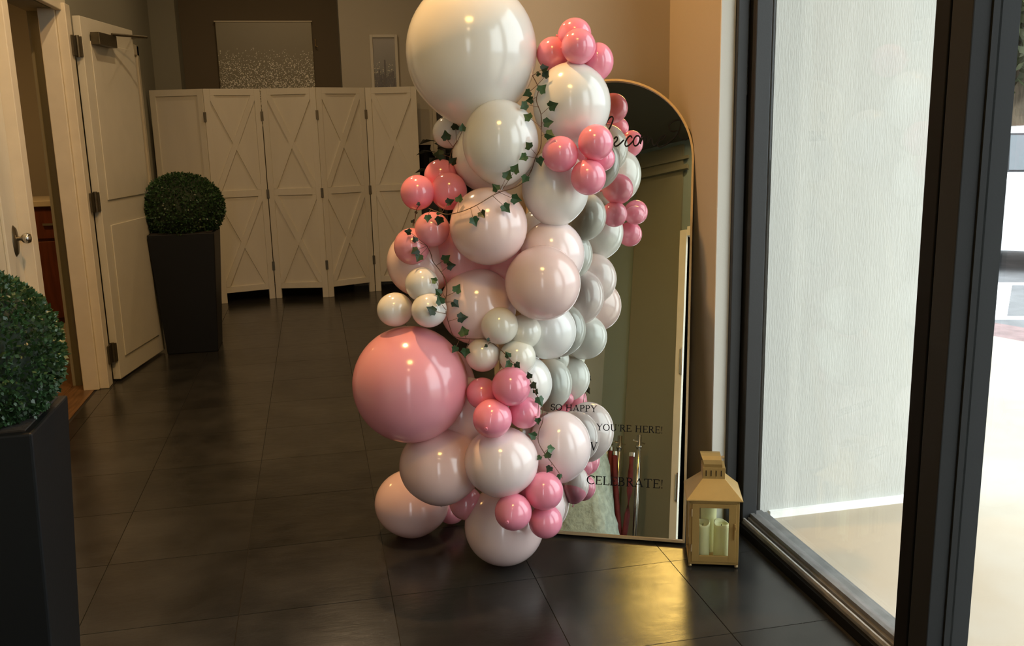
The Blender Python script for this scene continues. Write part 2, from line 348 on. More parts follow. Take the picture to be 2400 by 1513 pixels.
MB().tube([(1.4405, 2.941, 1.55), (1.4405, 2.941, 3.1)], .0016, 6).build('seal_strip', mat('silver_seal', (.5, .5, .48), .3, .6), w1)
def mull(y0):
    # y0 = far edge of the mullion; two proud profiles with dark grooves between them
    b = MB().box(1.495, 1.565, y0-.195, y0, .05, 3.2).build('mullion', mull_m, w1)
    MB().box(1.462, 1.4955, y0-.093, y0-.040, .05, 3.2).build('profile', black_rub, b, bevel=.003)
    MB().box(1.448, 1.4955, y0-.190, y0-.118, .05, 3.2).build('profile', mull_m, b, bevel=.003)
mull(2.055)
MB().box(GX+.012, GX+.018, .40, 1.86, .06, 3.2).build('pane', win_glass, w1)
MB().box(GX+.012, GX+.018, 2.055, 2.905, .06, 3.2).build('pane', win_glass, w1)

struct('daylight_block_wall', MB().box(1.40, 1.60, -.72, .40, 0, ZC), paint_grey, 'unseen wall added on the window side behind the viewer to block frontal daylight')  # unseen, added so that daylight falls more from the side
# ------------------------------------------------------------------ outside
struct('wall_outside', MB().box(1.565, 2.36, 2.99, 10, -.02, 5.2), stucco, 'white stuccoed outside wall seen through the left pane')
struct('trim_7', MB().box(1.60, 2.362, 2.975, 2.992, -.01, .028), conc2, 'bright strip of bare render at the foot of the stuccoed wall')
struct('shade_canopy', MB().box(-1.5, 1.57, -2.4, -.72, 3.75, 3.9).box(1.57, 2.7, -.72, 2.99, 3.75, 3.9), MATS['white_stucco'], 'unseen canopy added over the entrance and the window wall to shade the outside')  # added out of view to keep sky light off the stucco and forecourt
pv = MB(); 
v = [(1.56, -6, 0), (9, -6, 0), (9, -3.1, 0), (4.444, 5.441, 0), (2.3, 5.9, 0), (1.56, 5.9, 0)]
def slab(vs, z0, z1):
    mb = MB(); a = [mb.bm.verts.new((x, y, z1)) for x, y, _ in vs]; b = [mb.bm.verts.new((x, y, z0)) for x, y, _ in vs]; n = len(vs)
    mb.bm.faces.new(a); mb.bm.faces.new(b[::-1])
    for i in range(n): j = (i+1) % n; mb.bm.faces.new((a[j], a[i], b[i], b[j]))
    return mb
dE = Vector((4.552-4.444, 5.128-5.441, 0)).normalized(); e0 = Vector((4.444, 5.441, 0)); nE = Vector((-dE.y, dE.x, 0))
if nE.x < 0: nE = -nE
q1 = e0 - dE*6; q2 = e0 + dE*14
slab([(1.56, -14, 0), (q2.x, q2.y, 0), (q1.x, q1.y, 0), (1.56, 11, 0)], -.1, 0).build('sidewalk', conc); tag(bpy.data.objects['sidewalk'], 'bright cream concrete forecourt outside the window', 'structure', kind='structure')
q3, q4 = q1+nE*.42, q2+nE*.42
struct('trim_8', slab([(q1.x, q1.y, 0), (q2.x, q2.y, 0), (q4.x, q4.y, 0), (q3.x, q3.y, 0)], -.1, -.002), redkerb, 'worn reddish kerb strip at the edge of the forecourt')
struct('parking_lot', MB().box(-30, 60, -30, 60, -.2, -.012), asph, 'grey asphalt of the car park')
struct('trim_9', slab([(5.784-.97*2, 7.16+.36*2, 0), (6.172+.97*3, 7.016-.36*3, 0), (6.22+.97*3, 7.11-.36*3, 0), (5.83-.97*2, 7.25+.36*2, 0)], -.012, -.003), linep, 'far white painted line of the car park')
struct('trim_10', slab([(4.757-.95*1, 5.882+.32*1, 0), (5.099+.95*3, 5.766-.32*3, 0), (5.13+.95*3, 5.85-.32*3, 0), (4.79-.95*1, 5.97+.32*1, 0)], -.012, -.003), linep, 'near white painted line of the car park')
struct('trim_11', slab([(4.914, 5.87, 0), (5.014, 5.84, 0), (6.088, 7.06, 0), (5.971, 7.10, 0)], -.012, -.0035), linep, 'white painted bar joining the two lines of the car park')
# car
VD = Vector((.646, .763, 0)); T = Vector((.763, -.646, 0)); c0 = Vector((6.518, 7.699, 0))
ca = thing('car', c0+VD*.87, 'white hatchback parked outside beyond the right-hand pane', 'car')
CM = Matrix((( T.x, VD.x, 0, c0.x), (T.y, VD.y, 0, c0.y), (0, 0, 1, 0), (0, 0, 0, 1)))   # x along the car (rear to the right), y away from the viewer
def loft(secs, mats=None):
    mb = MB(); rings = []
    for sec in secs: rings.append([mb.bm.verts.new(CM @ Vector(p)) for p in sec])
    n = len(rings[0])
    for A, B in zip(rings, rings[1:]):
        for i in range(n): j = (i+1) % n; mb.bm.faces.new((A[i], A[j], B[j], B[i]))
    mb.bm.faces.new(rings[0]); mb.bm.faces.new(rings[-1][::-1])
    return mb
def sect(t, zt, zb, w0, w1, w2):      # lower body cross section with soft shoulders
    m = .87
    return [(t, m-w0, zb), (t, m-w1, zb+.10), (t, m-w1-.01, (zb+zt)*.55), (t, m-w1+.03, zt-.06), (t, m-w2, zt), (t, m+w2, zt), (t, m+w1-.03, zt-.06), (t, m+w1+.01, (zb+zt)*.55), (t, m+w1, zb+.10), (t, m+w0, zb)]
st = [(-2.02, .55, .30, .55, .60, .50), (-1.9, .68, .22, .70, .78, .62), (-1.5, .80, .20, .78, .84, .74), (-.95, .90, .20, .80, .87, .78), (0, .93, .20, .80, .87, .80), (1.2, .95, .20, .80, .87, .80), (1.75, .95, .22, .78, .85, .77), (2.05, .88, .30, .66, .74, .66), (2.12, .70, .36, .60, .68, .60)]
loft([sect(*s) for s in st]).build('body', carw, ca, smooth=False, bevel=.02)
def gsec(t0, t1): return None
gh = MB()
m = .87
base = [(-1.0, .93), (1.85, .94)]
def ghp(t, z, w): return CM @ Vector((t, m+w, z))
low = [(-1.05, .92), (1.90, .93)]; top = [(-.35, 1.36), (1.35, 1.37)]
vs = []
for sgn, wl_, wt in ((-1, .79, .60), (1, .79, .60)):
    vs.append([gh.bm.verts.new(ghp(t, z, sgn*w)) for (t, z), w in ((low[0], wl_), (low[1], wl_), ((1.62, 1.28), .64), (top[1], wt), ((.5, 1.40), wt), (top[0], wt))])
a, b = vs; gh.bm.faces.new(a); gh.bm.faces.new(b[::-1])
for i in range(6): j = (i+1) % 6; gh.bm.faces.new((a[j], a[i], b[i], b[j]))
gh.build('cabin', carw, ca, bevel=.02)
def side_quad(t_lo0, t_lo1, t_hi1, t_hi0, z0, z1, out, name, mt, thick=.012):
    mb = MB(); pts = []
    for (t, z) in ((t_lo0, z0), (t_lo1, z0), (t_hi1, z1), (t_hi0, z1)):
        w = .79 + (.60-.79)*(z-.92)/(1.37-.92)
        pts.append((t, z, w))
    A = [mb.bm.verts.new(CM @ Vector((t, m-w-out, z))) for t, z, w in pts]; B = [mb.bm.verts.new(CM @ Vector((t, m-w-out+thick, z))) for t, z, w in pts]
    mb.bm.faces.new(A); mb.bm.faces.new(B[::-1])
    for i in range(4): j = (i+1) % 4; mb.bm.faces.new((A[j], A[i], B[i], B[j]))
    return mb.build(name, mt, ca)
side_quad(-1.02, 1.72, 1.40, -.42, .95, 1.315, .004, 'window_surround', carb)
side_quad(-.80, -.155, -.145, -.36, .97, 1.295, .010, 'window_pane', carg)
side_quad(-.02, .80, .86, -.03, .97, 1.295, .010, 'window_pane', carg)
side_quad(.88, 1.48, 1.30, .94, .99, 1.29, .010, 'window_pane', carg)
def cbox(t0, t1, y0, y1, z0, z1): return MB().box(t0, t1, y0, y1, z0, z1, CM)
cbox(-.235, -.095, -.035, -.01, .800, .825).build('door_handle', carb, ca, bevel=.004)
cbox(.55, .69, -.035, -.01, .810, .835).build('door_handle', carb, ca, bevel=.004)
cbox(-.058, -.052, -.014, .0, .30, .92).build('door_seam', carb, ca)
cbox(.84, .846, -.014, .0, .40, .92).build('door_seam', carb, ca)
cbox(-1.15, 1.2, -.02, .03, .20, .27).build('side_skirt', carw, ca, bevel=.01)
for t in (-1.32, 1.28):
    for y in (.03, 1.53):
        wmx = CM @ Matrix.Translation((t, y, .31)) @ Matrix.Rotation(R(-90), 4, 'X')
        wh = MB().lathe([(0, 0), (.30, 0), (.31, .03), (.31, .17), (.29, .2), (0, .2)], 28, M=wmx).build('wheel', carb, ca)
        MB().lathe([(0, -.012), (.19, -.008), (.20, .01), (0, .01)], 20, M=wmx).build('hub_cap', steel, wh)
# trees behind the car park
def leafcloud(mb, c, rad, n, s, seed):
    rnd = random.Random(seed)
    for _ in range(n):
        while True:
            v = Vector((rnd.uniform(-1, 1), rnd.uniform(-1, 1), rnd.uniform(-1, 1)))
            if .35 < v.length < 1: break
        p = Vector(c) + Vector((v.x*rad[0], v.y*rad[1], v.z*rad[2]))
        a = Vector((rnd.gauss(0, 1), rnd.gauss(0, 1), rnd.gauss(0, 1))).normalized(); b = a.orthogonal().normalized(); k = s*rnd.uniform(.6, 1.3)
        d = a.cross(b)
        q = [mb.bm.verts.new(p+b*k), mb.bm.verts.new(p+d*k*.5), mb.bm.verts.new(p-b*k), mb.bm.verts.new(p-d*k*.5)]
        mb.bm.faces.new(q)
TL = ['bare lower trunk of the tree right behind the car roof', 'tree whose trunk stands left of the nearest tree outside', 'leafy tree furthest right behind the car park']
for i, (x, y, h, rr) in enumerate(((10.2, 12.2, 6.5, 1.8), (6.4, 14.6, 7, 1.7), (14.0, 12.2, 6.5, 1.9), (12.6, 16.8, 8, 2.6))):
    lab = ['tree with a thick pale brown trunk directly behind the car', 'dark leafy tree left of the thick-trunked one behind the car', 'dark leafy tree right of the thick-trunked one behind the car', 'tall tree in the back row behind the car', 'tree at the far right end of the row, hidden by the frame edge', 'tree right of the car park, outside the frame edge'][i]
    t = thing('tree', (x, y, 0), lab, 'tree', 'trees beyond the car park')
    MB().tube([(x, y, -.01), (x+.05, y, 1.2), (x-.05, y+.05, 2.6), (x+.15, y, h*.75)], [.30, .22, .18, .08], 12).build('trunk', bark, t, smooth=True)
    bt = MB()
    for k in range(5):
        a = k*1.3; bt.tube([(x, y, 1.8+k*.35), (x+math.cos(a)*.8, y+math.sin(a)*.8, 2.8+k*.35), (x+math.cos(a)*1.6, y+math.sin(a)*1.6, 3.3+k*.4)], [.07, .045, .02], 6)
    bt.build('branch', bark, t)
    cm_ = MB(); leafcloud(cm_, (x, y, h*.62), (rr, rr, h*.36), 5200, .15, i)
    tag(cm_.build('foliage', leaf_far, t), kind='stuff')
hg = MB(); leafcloud(hg, (12.5, 21.5, 3.2), (7.5, 1.6, 4.0), 8000, .22, 99)
for k in range(11): hg.tube([(7+k*.9, 21.5, 0), (7+k*.9+.1, 21.5, 4)], [.08, .05], 6)
tag(hg.build('undergrowth', leaf_far), 'dense dark woodland undergrowth behind the trees', 'undergrowth', kind='stuff')

# ------------------------------------------------------------------ arched mirror
BR = Vector((1.207, 2.853, 0)); U = Vector((.906, -.422, 0)).normalized(); NH = Vector((-.422, -.906, 0)).normalized(); LN = R(14)
VV = -NH*math.sin(LN) + Vector((0, 0, 1))*math.cos(LN); NN = NH*math.cos(LN) + Vector((0, 0, 1))*math.sin(LN)
MM = Matrix(((U.x, -NN.x, VV.x, BR.x), (U.y, -NN.y, VV.y, BR.y), (U.z, -NN.z, VV.z, BR.z), (0, 0, 0, 1)))   # local x = along, y = backwards, z = up the glass
MW, MH = .610, 1.676
mo = thing('standing_mirror', BR + U*(-MW/2) + Vector((0, 0, 0)), 'tall arched floor mirror with a thin gold frame and black lettering, leaning on the wall', 'mirror')
def arch(w0, w1, h, base, n=40):
    r = (w1-w0)/2; cx = (w0+w1)/2; zc = h-r
    return [(w0, base), (w1, base)] + [(cx+r*math.cos(a), zc+r*math.sin(a)) for a in [math.pi*i/n for i in range(n+1)]]
outer = arch(-MW, 0, MH, .006); inner = arch(-MW+.0075, -.0075, MH-.0075, .0145)
fb = MB()
def frame_ring(mb, o, i, y0, y1):
    n = len(o); L = [[mb.bm.verts.new(MM @ Vector((x, y, z))) for x, z in P] for P, y in ((o, y0), (i, y0), (i, y1), (o, y1))]
    for k in range(4):
        A, B = L[k], L[(k+1) % 4]
        for q in range(n): r_ = (q+1) % n; mb.bm.faces.new((A[q], A[r_], B[r_], B[q]))
frame_ring(fb, outer, inner, -.010, .022)
fb.build('frame', gold, mo)
gb = MB().prism(inner, (.0, .004), MM); gb.build('mirror_glass', mir, mo)
bk = MB().prism(inner, (.006, .016), MM); bk.build('backing', mat('black_backing', (.01, .01, .01), .8), mo)
# lettering: thick-and-thin roman capitals, drawn as strokes
TK, TN, SF = .150, .080, .060
def arcp(cx, cy, rx, ry, a0, a1, n=14, mx=TK, mn=TN):
    out = []
    for i in range(n+1):
        a = R(a0+(a1-a0)*i/n); w = mn+(mx-mn)*abs(math.cos(a))
        out.append((cx+rx*math.cos(a), cy+ry*math.sin(a), w))
    return out
def L_(x0, y0, x1, y1, w): return [(x0, y0, w), (x1, y1, w)]
def serif(x, y, w=.26): return L_(x-w/2, y, x+w/2, y, SF)
b_, t_ = .022, .978
GL = {
 'S': (.56, [arcp(.28, .73, .20, .23, 35, 90, 6)+arcp(.28, .73, .20, .23, 90, 235, 10)+[(.30, .51, TK)]+arcp(.27, .27, .22, .25, 55, -90, 10)+arcp(.27, .27, .22, .25, -90, -150, 5), L_(.455, .72, .455, .93, TN), L_(.055, .07, .055, .30, TN)]),
 'O': (.82, [arcp(.40, .5, .33, .47, 0, 360, 32)]),
 'C': (.72, [arcp(.42, .5, .35, .47, 48, 312, 26), L_(.67, .72, .67, .95, TN)]),
 'H': (.84, [L_(.17, 0, .17, 1, TK), L_(.65, 0, .65, 1, TK), L_(.17, .52, .65, .52, TN), serif(.17, b_), serif(.17, t_), serif(.65, b_), serif(.65, t_)]),
 'A': (.80, [L_(.12, 0, .39, 1, TN), L_(.39, 1, .68, 0, TK), L_(.22, .33, .57, .33, TN), serif(.12, b_, .24), serif(.68, b_, .26)]),
 'P': (.64, [L_(.16, 0, .16, 1, TK), [(.16, .97, TN), (.32, .97, TN)]+arcp(.32, .74, .21, .23, 90, -90, 12)+[(.16, .51, TN)], serif(.17, b_, .30), serif(.14, t_, .2)]),
 'R': (.74, [L_(.16, 0, .16, 1, TK), [(.16, .97, TN), (.32, .97, TN)]+arcp(.32, .75, .20, .22, 90, -90, 12)+[(.16, .53, TN)], L_(.34, .53, .64, .02, TK), serif(.16, b_, .26), serif(.14, t_, .2), L_(.58, b_, .74, b_, SF)]),
 'B': (.70, [L_(.16, 0, .16, 1, TK), [(.1, .97, TN), (.32, .97, TN)]+arcp(.32, .755, .19, .215, 90, -90, 12)+[(.16, .54, TN)], [(.32, .54, TN)]+arcp(.34, .285, .23, .255, 90, -90, 12)+[(.06, .03, TN)]]),
 'Y': (.76, [L_(.10, 1, .38, .48, TK), L_(.66, 1, .38, .48, TN), L_(.38, 0, .38, .50, TK), serif(.11, t_), serif(.65, t_, .22), serif(.38, b_, .28)]),
 'U': (.82, [[(.17, 1, TK), (.17, .35, TK)]+arcp(.41, .33, .24, .30, 180, 360, 14)+[(.65, .35, TN), (.65, 1, TN)], serif(.17, t_), serif(.65, t_, .22)]),
 'E': (.66, [L_(.16, 0, .16, 1, TK), L_(.06, .97, .56, .97, TN), L_(.16, .52, .46, .52, TN), L_(.06, .03, .60, .03, TN), L_(.56, .99, .56, .80, TN), L_(.60, .01, .60, .22, TN), L_(.46, .43, .46, .61, SF)]),
 'L': (.62, [L_(.16, 0, .16, 1, TK), serif(.16, t_), L_(.06, .03, .57, .03, TN), L_(.57, .01, .57, .24, TN)]),
 'T': (.74, [L_(.37, 0, .37, 1, TK), L_(.06, .97, .68, .97, TN), L_(.06, .99, .06, .78, TN), L_(.68, .99, .68, .78, TN), serif(.37, b_, .28)]),
 'V': (.76, [L_(.12, 1, .39, 0, TK), L_(.39, 0, .65, 1, TN), serif(.13, t_), serif(.65, t_, .22)]),
 "'": (.26, [[(.14, 1, .12), (.12, .70, .05)]]),
 '!': (.30, [[(.14, 1, .13), (.14, .30, .05)], L_(.14, .0, .14, .12, .13)]),
 ' ': (.36, []),
}
def stroke(mb, pts, sc=1, ox=0, oy=0, y0=-.0007, y1=.0003, M=MM):
    P = [Vector((ox+p[0]*sc[0], oy+p[1]*sc[1])) for p in pts]; Wd = [p[2]*sc[1] for p in pts]
    L = []
    for i in range(len(P)):
        d = P[min(i+1, len(P)-1)]-P[max(i-1, 0)]
        d = d.normalized() if d.length > 1e-9 else Vector((1, 0)); n = Vector((-d.y, d.x))*Wd[i]/2
        L.append([mb.bm.verts.new(M @ Vector((q.x, y, q.y))) for q, y in ((P[i]+n, y0), (P[i]-n, y0), (P[i]-n, y1), (P[i]+n, y1))])
    for A, B in zip(L, L[1:]):
        for k in range(4): j = (k+1) % 4; mb.bm.faces.new((A[k], A[j], B[j], B[k]))
    mb.bm.faces.new(L[0]); mb.bm.faces.new(L[-1][::-1])
def text(s, u0, u1, v, h, name='lettering'):
    tot = sum(GL[c][0] for c in s); k = (u1-u0)/tot; x = u0
    mb = MB()
    for c in s:
        w, sts = GL[c]
        for q in sts: stroke(mb, q, (k, h), x, v)
        x += w*k
    return mb.build(name, ink, mo)
for s, a, b, v, h in (('SO HAPPY', -.4975, -.3255, .4535, .0235), ("YOU'RE HERE!", -.3265, -.0855, .3880, .0240), ('V', -.3475, -.3205, .3145, .0300), ('CELEBRATE!', -.3570, -.0785, .1920, .0310)):
    text(s, a, b, v, h)
SCRIPT = [[[-0.3231, 1.5107], [-0.3163, 1.525], [-0.3065, 1.5378], [-0.2994, 1.5391], [-0.2949, 1.5331], [-0.2974, 1.5202], [-0.3042, 1.5029], [-0.3096, 1.4915]], [[-0.2899, 1.4548], [-0.2858, 1.4619], [-0.2801, 1.4633], [-0.2771, 1.4574], [-0.2804, 1.4474], [-0.2881, 1.4417], [-0.2897, 1.4345], [-0.2863, 1.428], [-0.2778, 1.4292], [-0.2665, 1.4384], [-0.2547, 1.4511]], [[-0.2249, 1.4577], [-0.2273, 1.465], [-0.2358, 1.4652], [-0.2454, 1.4509], [-0.2508, 1.4366], [-0.2477, 1.4279], [-0.2405, 1.427], [-0.2293, 1.4362], [-0.2197, 1.4475]], [[-0.2074, 1.4659], [-0.2157, 1.4589], [-0.2203, 1.4446], [-0.2171, 1.4302], [-0.2092, 1.4271], [-0.1995, 1.437], [-0.1949, 1.4527], [-0.1988, 1.4643], [-0.2074, 1.4659]], [[-0.191, 1.4641], [-0.1927, 1.4469], [-0.1944, 1.4326], [-0.1912, 1.4455], [-0.1845, 1.4597], [-0.1775, 1.4638], [-0.1778, 1.448], [-0.1816, 1.4309], [-0.1785, 1.4452], [-0.1718, 1.4623], [-0.1697, 1.4637]], [[-0.1697, 1.4637], [-0.1673, 1.4492], [-0.1696, 1.4321], [-0.1602, 1.4505], [-0.1526, 1.4561], [-0.1508, 1.4403], [-0.1455, 1.4273], [-0.1386, 1.4314], [-0.1318, 1.4399]], [[-0.1318, 1.4399], [-0.1165, 1.4481], [-0.1028, 1.4607], [-0.1058, 1.4665], [-0.1169, 1.4625], [-0.1278, 1.4484], [-0.133, 1.4342], [-0.1285, 1.4226], [-0.1159, 1.4224], [-0.1007, 1.4307], [-0.0856, 1.4446], [-0.0733, 1.4543], [-0.0584, 1.4725], [-0.0506, 1.4952], [-0.0498, 1.5194], [-0.0679, 1.5199], [-0.0845, 1.5117], [-0.0939, 1.4977], [-0.0893, 1.4818], [-0.0738, 1.4772], [-0.0614, 1.4812], [-0.0556, 1.4725], [-0.0539, 1.4596], [-0.0439, 1.4508], [-0.0313, 1.4463], [-0.0239, 1.4532]]]
sm = MB()
def smoothp(P, it=2):
    for _ in range(it):
        Q = [P[0]]
        for a, b in zip(P, P[1:]): Q += [(a[0]*.75+b[0]*.25, a[1]*.75+b[1]*.25), (a[0]*.25+b[0]*.75, a[1]*.25+b[1]*.75)]
        P = Q+[P[-1]]
    return P
for q, s in enumerate(SCRIPT):
    if q == 1: sm.build('script_letter', ink, mo); sm = MB()
    stroke(sm, [(x, y, .0042) for x, y in smoothp(s)], (1, 1), y0=-.004, y1=.0003)
sm.build('script_word', ink, mo)

# ------------------------------------------------------------------ balloons
PAL = {'white': (.82, .81, .77), 'cream': (.82, .80, .70), 'cream2': (.84, .76, .66), 'pale': (.88, .67, .63), 'pale2': (.86, .61, .57), 'paleer': (.90, .76, .74),
       'mid': (.86, .42, .43), 'rose': (.92, .31, .42), 'rose2': (.88, .36, .42), 'bigpink': (.86, .37, .43)}
BM_ = {k: mat('latex_'+k, c, .15, spec=.9, noise=.015, nscale=3, trans=.13) for k, c in PAL.items()}
def balloon_mesh(name, m):
    mb = MB(); prof = []
    n = 26
    for i in range(n+1):
        a = math.pi*i/n; z = math.cos(a); r = math.sin(a)
        if z < -.55: t = (-z-.55)/.45; z = z*(1+.05*t*t); r = r*(1-.06*t)
        prof.append((max(r, 0) if 0 < i < n else 0, z))
    mb.lathe(prof, 40)
    bmesh.ops.recalc_face_normals(mb.bm, faces=mb.bm.faces)
    me = bpy.data.meshes.new(name); mb.bm.to_mesh(me); mb.bm.free(); me.materials.append(m); me.shade_smooth()
    return me
def knot_mesh(m):
    mb = MB(); mb.lathe([(0, 0), (.055, .0), (.04, -.05), (.075, -.10), (.03, -.13), (.10, -.19), (.085, -.20), (0, -.15)], 12)
    bmesh.ops.recalc_face_normals(mb.bm, faces=mb.bm.faces)
    me = bpy.data.meshes.new('knot'); mb.bm.to_mesh(me); mb.bm.free(); me.materials.append(m); me.shade_smooth()
    return me
BME = {k: (balloon_mesh('balloon', m), knot_mesh(m)) for k, m in BM_.items()}
BALLS = [["giant_white", [0.5082, 2.9281, 1.6923], [0.2025, 0.2183], "white", "giant"],
 ["white_upper_right", [0.8, 2.8259, 1.5254], [0.1202, 0.1281], "white", "large"],
 ["white_upper_mid", [0.5654, 2.7934, 1.4176], [0.1152, 0.1269], "white", "large"],
 ["white_behind_mid", [0.5661, 2.9466, 1.3777], [0.1257, 0.1298], "white", "large"],
 ["white_tiny_left", [0.4393, 3.0039, 1.4505], [0.0508, 0.0522], "white", "small"],
 ["p_top_back", [0.8166, 2.8428, 1.7362], [0.0485, 0.0511], "rose", "small"],
 ["p_top_front", [0.811, 2.7827, 1.6943], [0.0528, 0.0515], "rose", "small"],
 ["p_top_left", [0.7555, 2.8761, 1.6813], [0.0516, 0.0503], "rose", "small"],
 ["p_top_right", [0.8854, 2.8283, 1.6536], [0.0488, 0.0567], "rose", "small"],
 ["p_mid_left", [0.7267, 2.6982, 1.3791], [0.0534, 0.0547], "rose", "small"],
 ["p_mid_top", [0.8271, 2.6669, 1.4104], [0.0531, 0.0518], "rose", "small"],
 ["p_mid_bottom", [0.8054, 2.6714, 1.3097], [0.0535, 0.0522], "rose", "small"],
 ["p_mid_back", [0.866, 2.7404, 1.3615], [0.0404, 0.0444], "rose", "small"],
 ["white_mid_right", [0.7448, 2.8272, 1.272], [0.1059, 0.1179], "white", "large"],
 ["pale_right_back", [0.735, 2.8395, 1.0606], [0.1024, 0.1092], "paleer", "large"],
 ["pale_mid_left", [0.5172, 2.7729, 1.1666], [0.1187, 0.1174], "pale", "large"],
 ["rose_core", [0.4571, 2.9593, 1.0543], [0.1184, 0.1114], "mid", "large"],
 ["peach_left", [0.3208, 2.9164, 1.2678], [0.055, 0.0536], "rose", "small"],
 ["peach_top", [0.4057, 2.9803, 1.314], [0.0535, 0.0549], "rose", "small"],
 ["peach_right", [0.4195, 2.9161, 1.2682], [0.0594, 0.0567], "rose", "small"],
 ["pink_left_a", [0.3521, 2.8383, 1.1586], [0.0541, 0.0554], "rose2", "small"],
 ["pink_left_b", [0.2888, 2.8618, 1.106], [0.0571, 0.0545], "rose2", "small"],
 ["peach_large", [0.3246, 2.9667, 1.0393], [0.1108, 0.108], "pale", "large"],
 ["cream_a", [0.3093, 2.8064, 0.9937], [0.054, 0.05], "white", "small"],
 ["cream_b", [0.226, 2.8444, 0.9129], [0.0533, 0.0573], "white", "small"],
 ["cream_c", [0.3233, 2.7626, 0.9204], [0.0535, 0.0561], "white", "small"],
 ["pale_centre", [0.4912, 2.8601, 0.9028], [0.1229, 0.1243], "pale", "large"],
 ["core_centre", [0.6234, 2.9447, 0.9909], [0.1126, 0.1126], "mid", "large"],
 ["pale_front", [0.6692, 2.7103, 0.9918], [0.1151, 0.119], "pale", "large"],
 ["white_low_right", [0.714, 2.8337, 0.8132], [0.0927, 0.0913], "white", "large"],
 ["cream_d", [0.5365, 2.7382, 0.8614], [0.0581, 0.0581], "cream", "small"],
 ["cream_e", [0.6185, 2.7618, 0.8319], [0.055, 0.055], "cream", "small"],
 ["cream_f", [0.4856, 2.7693, 0.7656], [0.0535, 0.0535], "cream2", "small"],
 ["cream_g", [0.5907, 2.737, 0.7571], [0.0574, 0.056], "cream", "small"],
 ["big_pink", [0.262, 2.8368, 0.6702], [0.1858, 0.1817], "bigpink", "giant"],
 ["big_pink_back", [0.3946, 2.9928, 0.5877], [0.1041, 0.159], "mid", "large"],
 ["white_low", [0.6318, 2.7999, 0.6526], [0.0826, 0.0908], "white", "large"],
 ["pk_low_left", [0.4772, 2.7507, 0.6464], [0.0496, 0.0523], "rose", "small"],
 ["pk_low_top", [0.5547, 2.6731, 0.6832], [0.0602, 0.0602], "rose", "small"],
 ["pk_low_front", [0.4918, 2.6658, 0.5885], [0.0616, 0.0589], "rose", "small"],
 ["pk_low_right", [0.6035, 2.7139, 0.5833], [0.051, 0.051], "rose", "small"],
 ["pale_gap", [0.44, 2.922, 0.537], [0.1139, 0.121], "pale", "large"],
 ["pale_low_left", [0.3481, 2.8391, 0.3885], [0.135, 0.1267], "pale2", "large"],
 ["white_front_low", [0.5266, 2.7199, 0.4262], [0.1176, 0.1109], "paleer", "large"],
 ["pale_low_right", [0.7417, 2.8074, 0.4253], [0.103, 0.1185], "paleer", "large"],
 ["core_low", [0.6752, 2.8521, 0.3201], [0.0861, 0.0861], "pale", "large"],
 ["floor_left", [0.2803, 3.1923, 0.1223], [0.1364, 0.1223], "pale2", "large"],
 ["under_a", [0.4292, 3.2418, 0.0563], [0.0515, 0.0563], "rose2", "small"],
 ["under_b", [0.439, 2.9222, 0.2142], [0.0581, 0.0552], "rose2", "small"],
 ["floor_front", [0.5625, 2.8835, 0.1339], [0.1354, 0.1339], "pale", "large"],
 ["pk_bot_top", [0.6549, 2.6826, 0.3278], [0.0611, 0.0611], "rose", "small"],
 ["pk_bot_left", [0.5476, 2.6541, 0.281], [0.0589, 0.0576], "rose", "small"],
 ["pk_bot_right", [0.6633, 2.7013, 0.2158], [0.0551, 0.0509], "rose", "small"],
 ["pk_bot_back", [0.6194, 2.7412, 0.3087], [0.0442, 0.0442], "rose", "small"],
 ["white_bot_back", [0.7012, 2.816, 0.2128], [0.0558, 0.0744], "paleer", "large"],
 ["r_pink_top", [0.9558, 3.1033, 1.6671], [0.0596, 0.0613], "rose", "small"],
 ["r_white_top", [0.8975, 3.0511, 1.524], [0.0929, 0.1032], "white", "large"],
 ["r_white_top2", [0.9582, 3.1986, 1.3902], [0.0916, 0.1079], "white", "large"],
 ["r_pink_a", [0.9073, 2.953, 1.3881], [0.0625, 0.0625], "rose", "small"],
 ["r_pink_b", [0.8823, 2.9281, 1.2918], [0.0522, 0.0522], "rose", "small"],
 ["r_white_mid", [0.8339, 3.0686, 1.2381], [0.0848, 0.0967], "white", "large"],
 ["r_white_mid2", [0.7573, 3.046, 1.0931], [0.0922, 0.1024], "white", "large"],
 ["r_white_mid3", [0.7607, 2.9495, 0.9475], [0.093, 0.1102], "paleer", "large"],
 ["r_white_low", [0.7667, 3.0788, 0.7744], [0.0943, 0.1025], "white", "large"],
 ["r_white_low2", [0.6476, 2.9649, 0.5898], [0.0903, 0.1056], "white", "large"],
 ["r_cream", [0.6592, 2.9407, 0.6965], [0.0499, 0.0482], "white", "small"],
 ["r_pink_c", [0.6588, 2.8483, 0.5541], [0.0243, 0.0278], "rose", "small"],
 ["r_white_low3", [0.808, 2.9971, 0.3677], [0.0924, 0.1005], "paleer", "large"],
 ["r_pink_d", [0.7012, 2.8195, 0.1945], [0.0524, 0.0575], "rose", "small"],
 ["r_pink_e", [0.6929, 2.7555, 0.2933], [0.0415, 0.0415], "rose", "small"]]
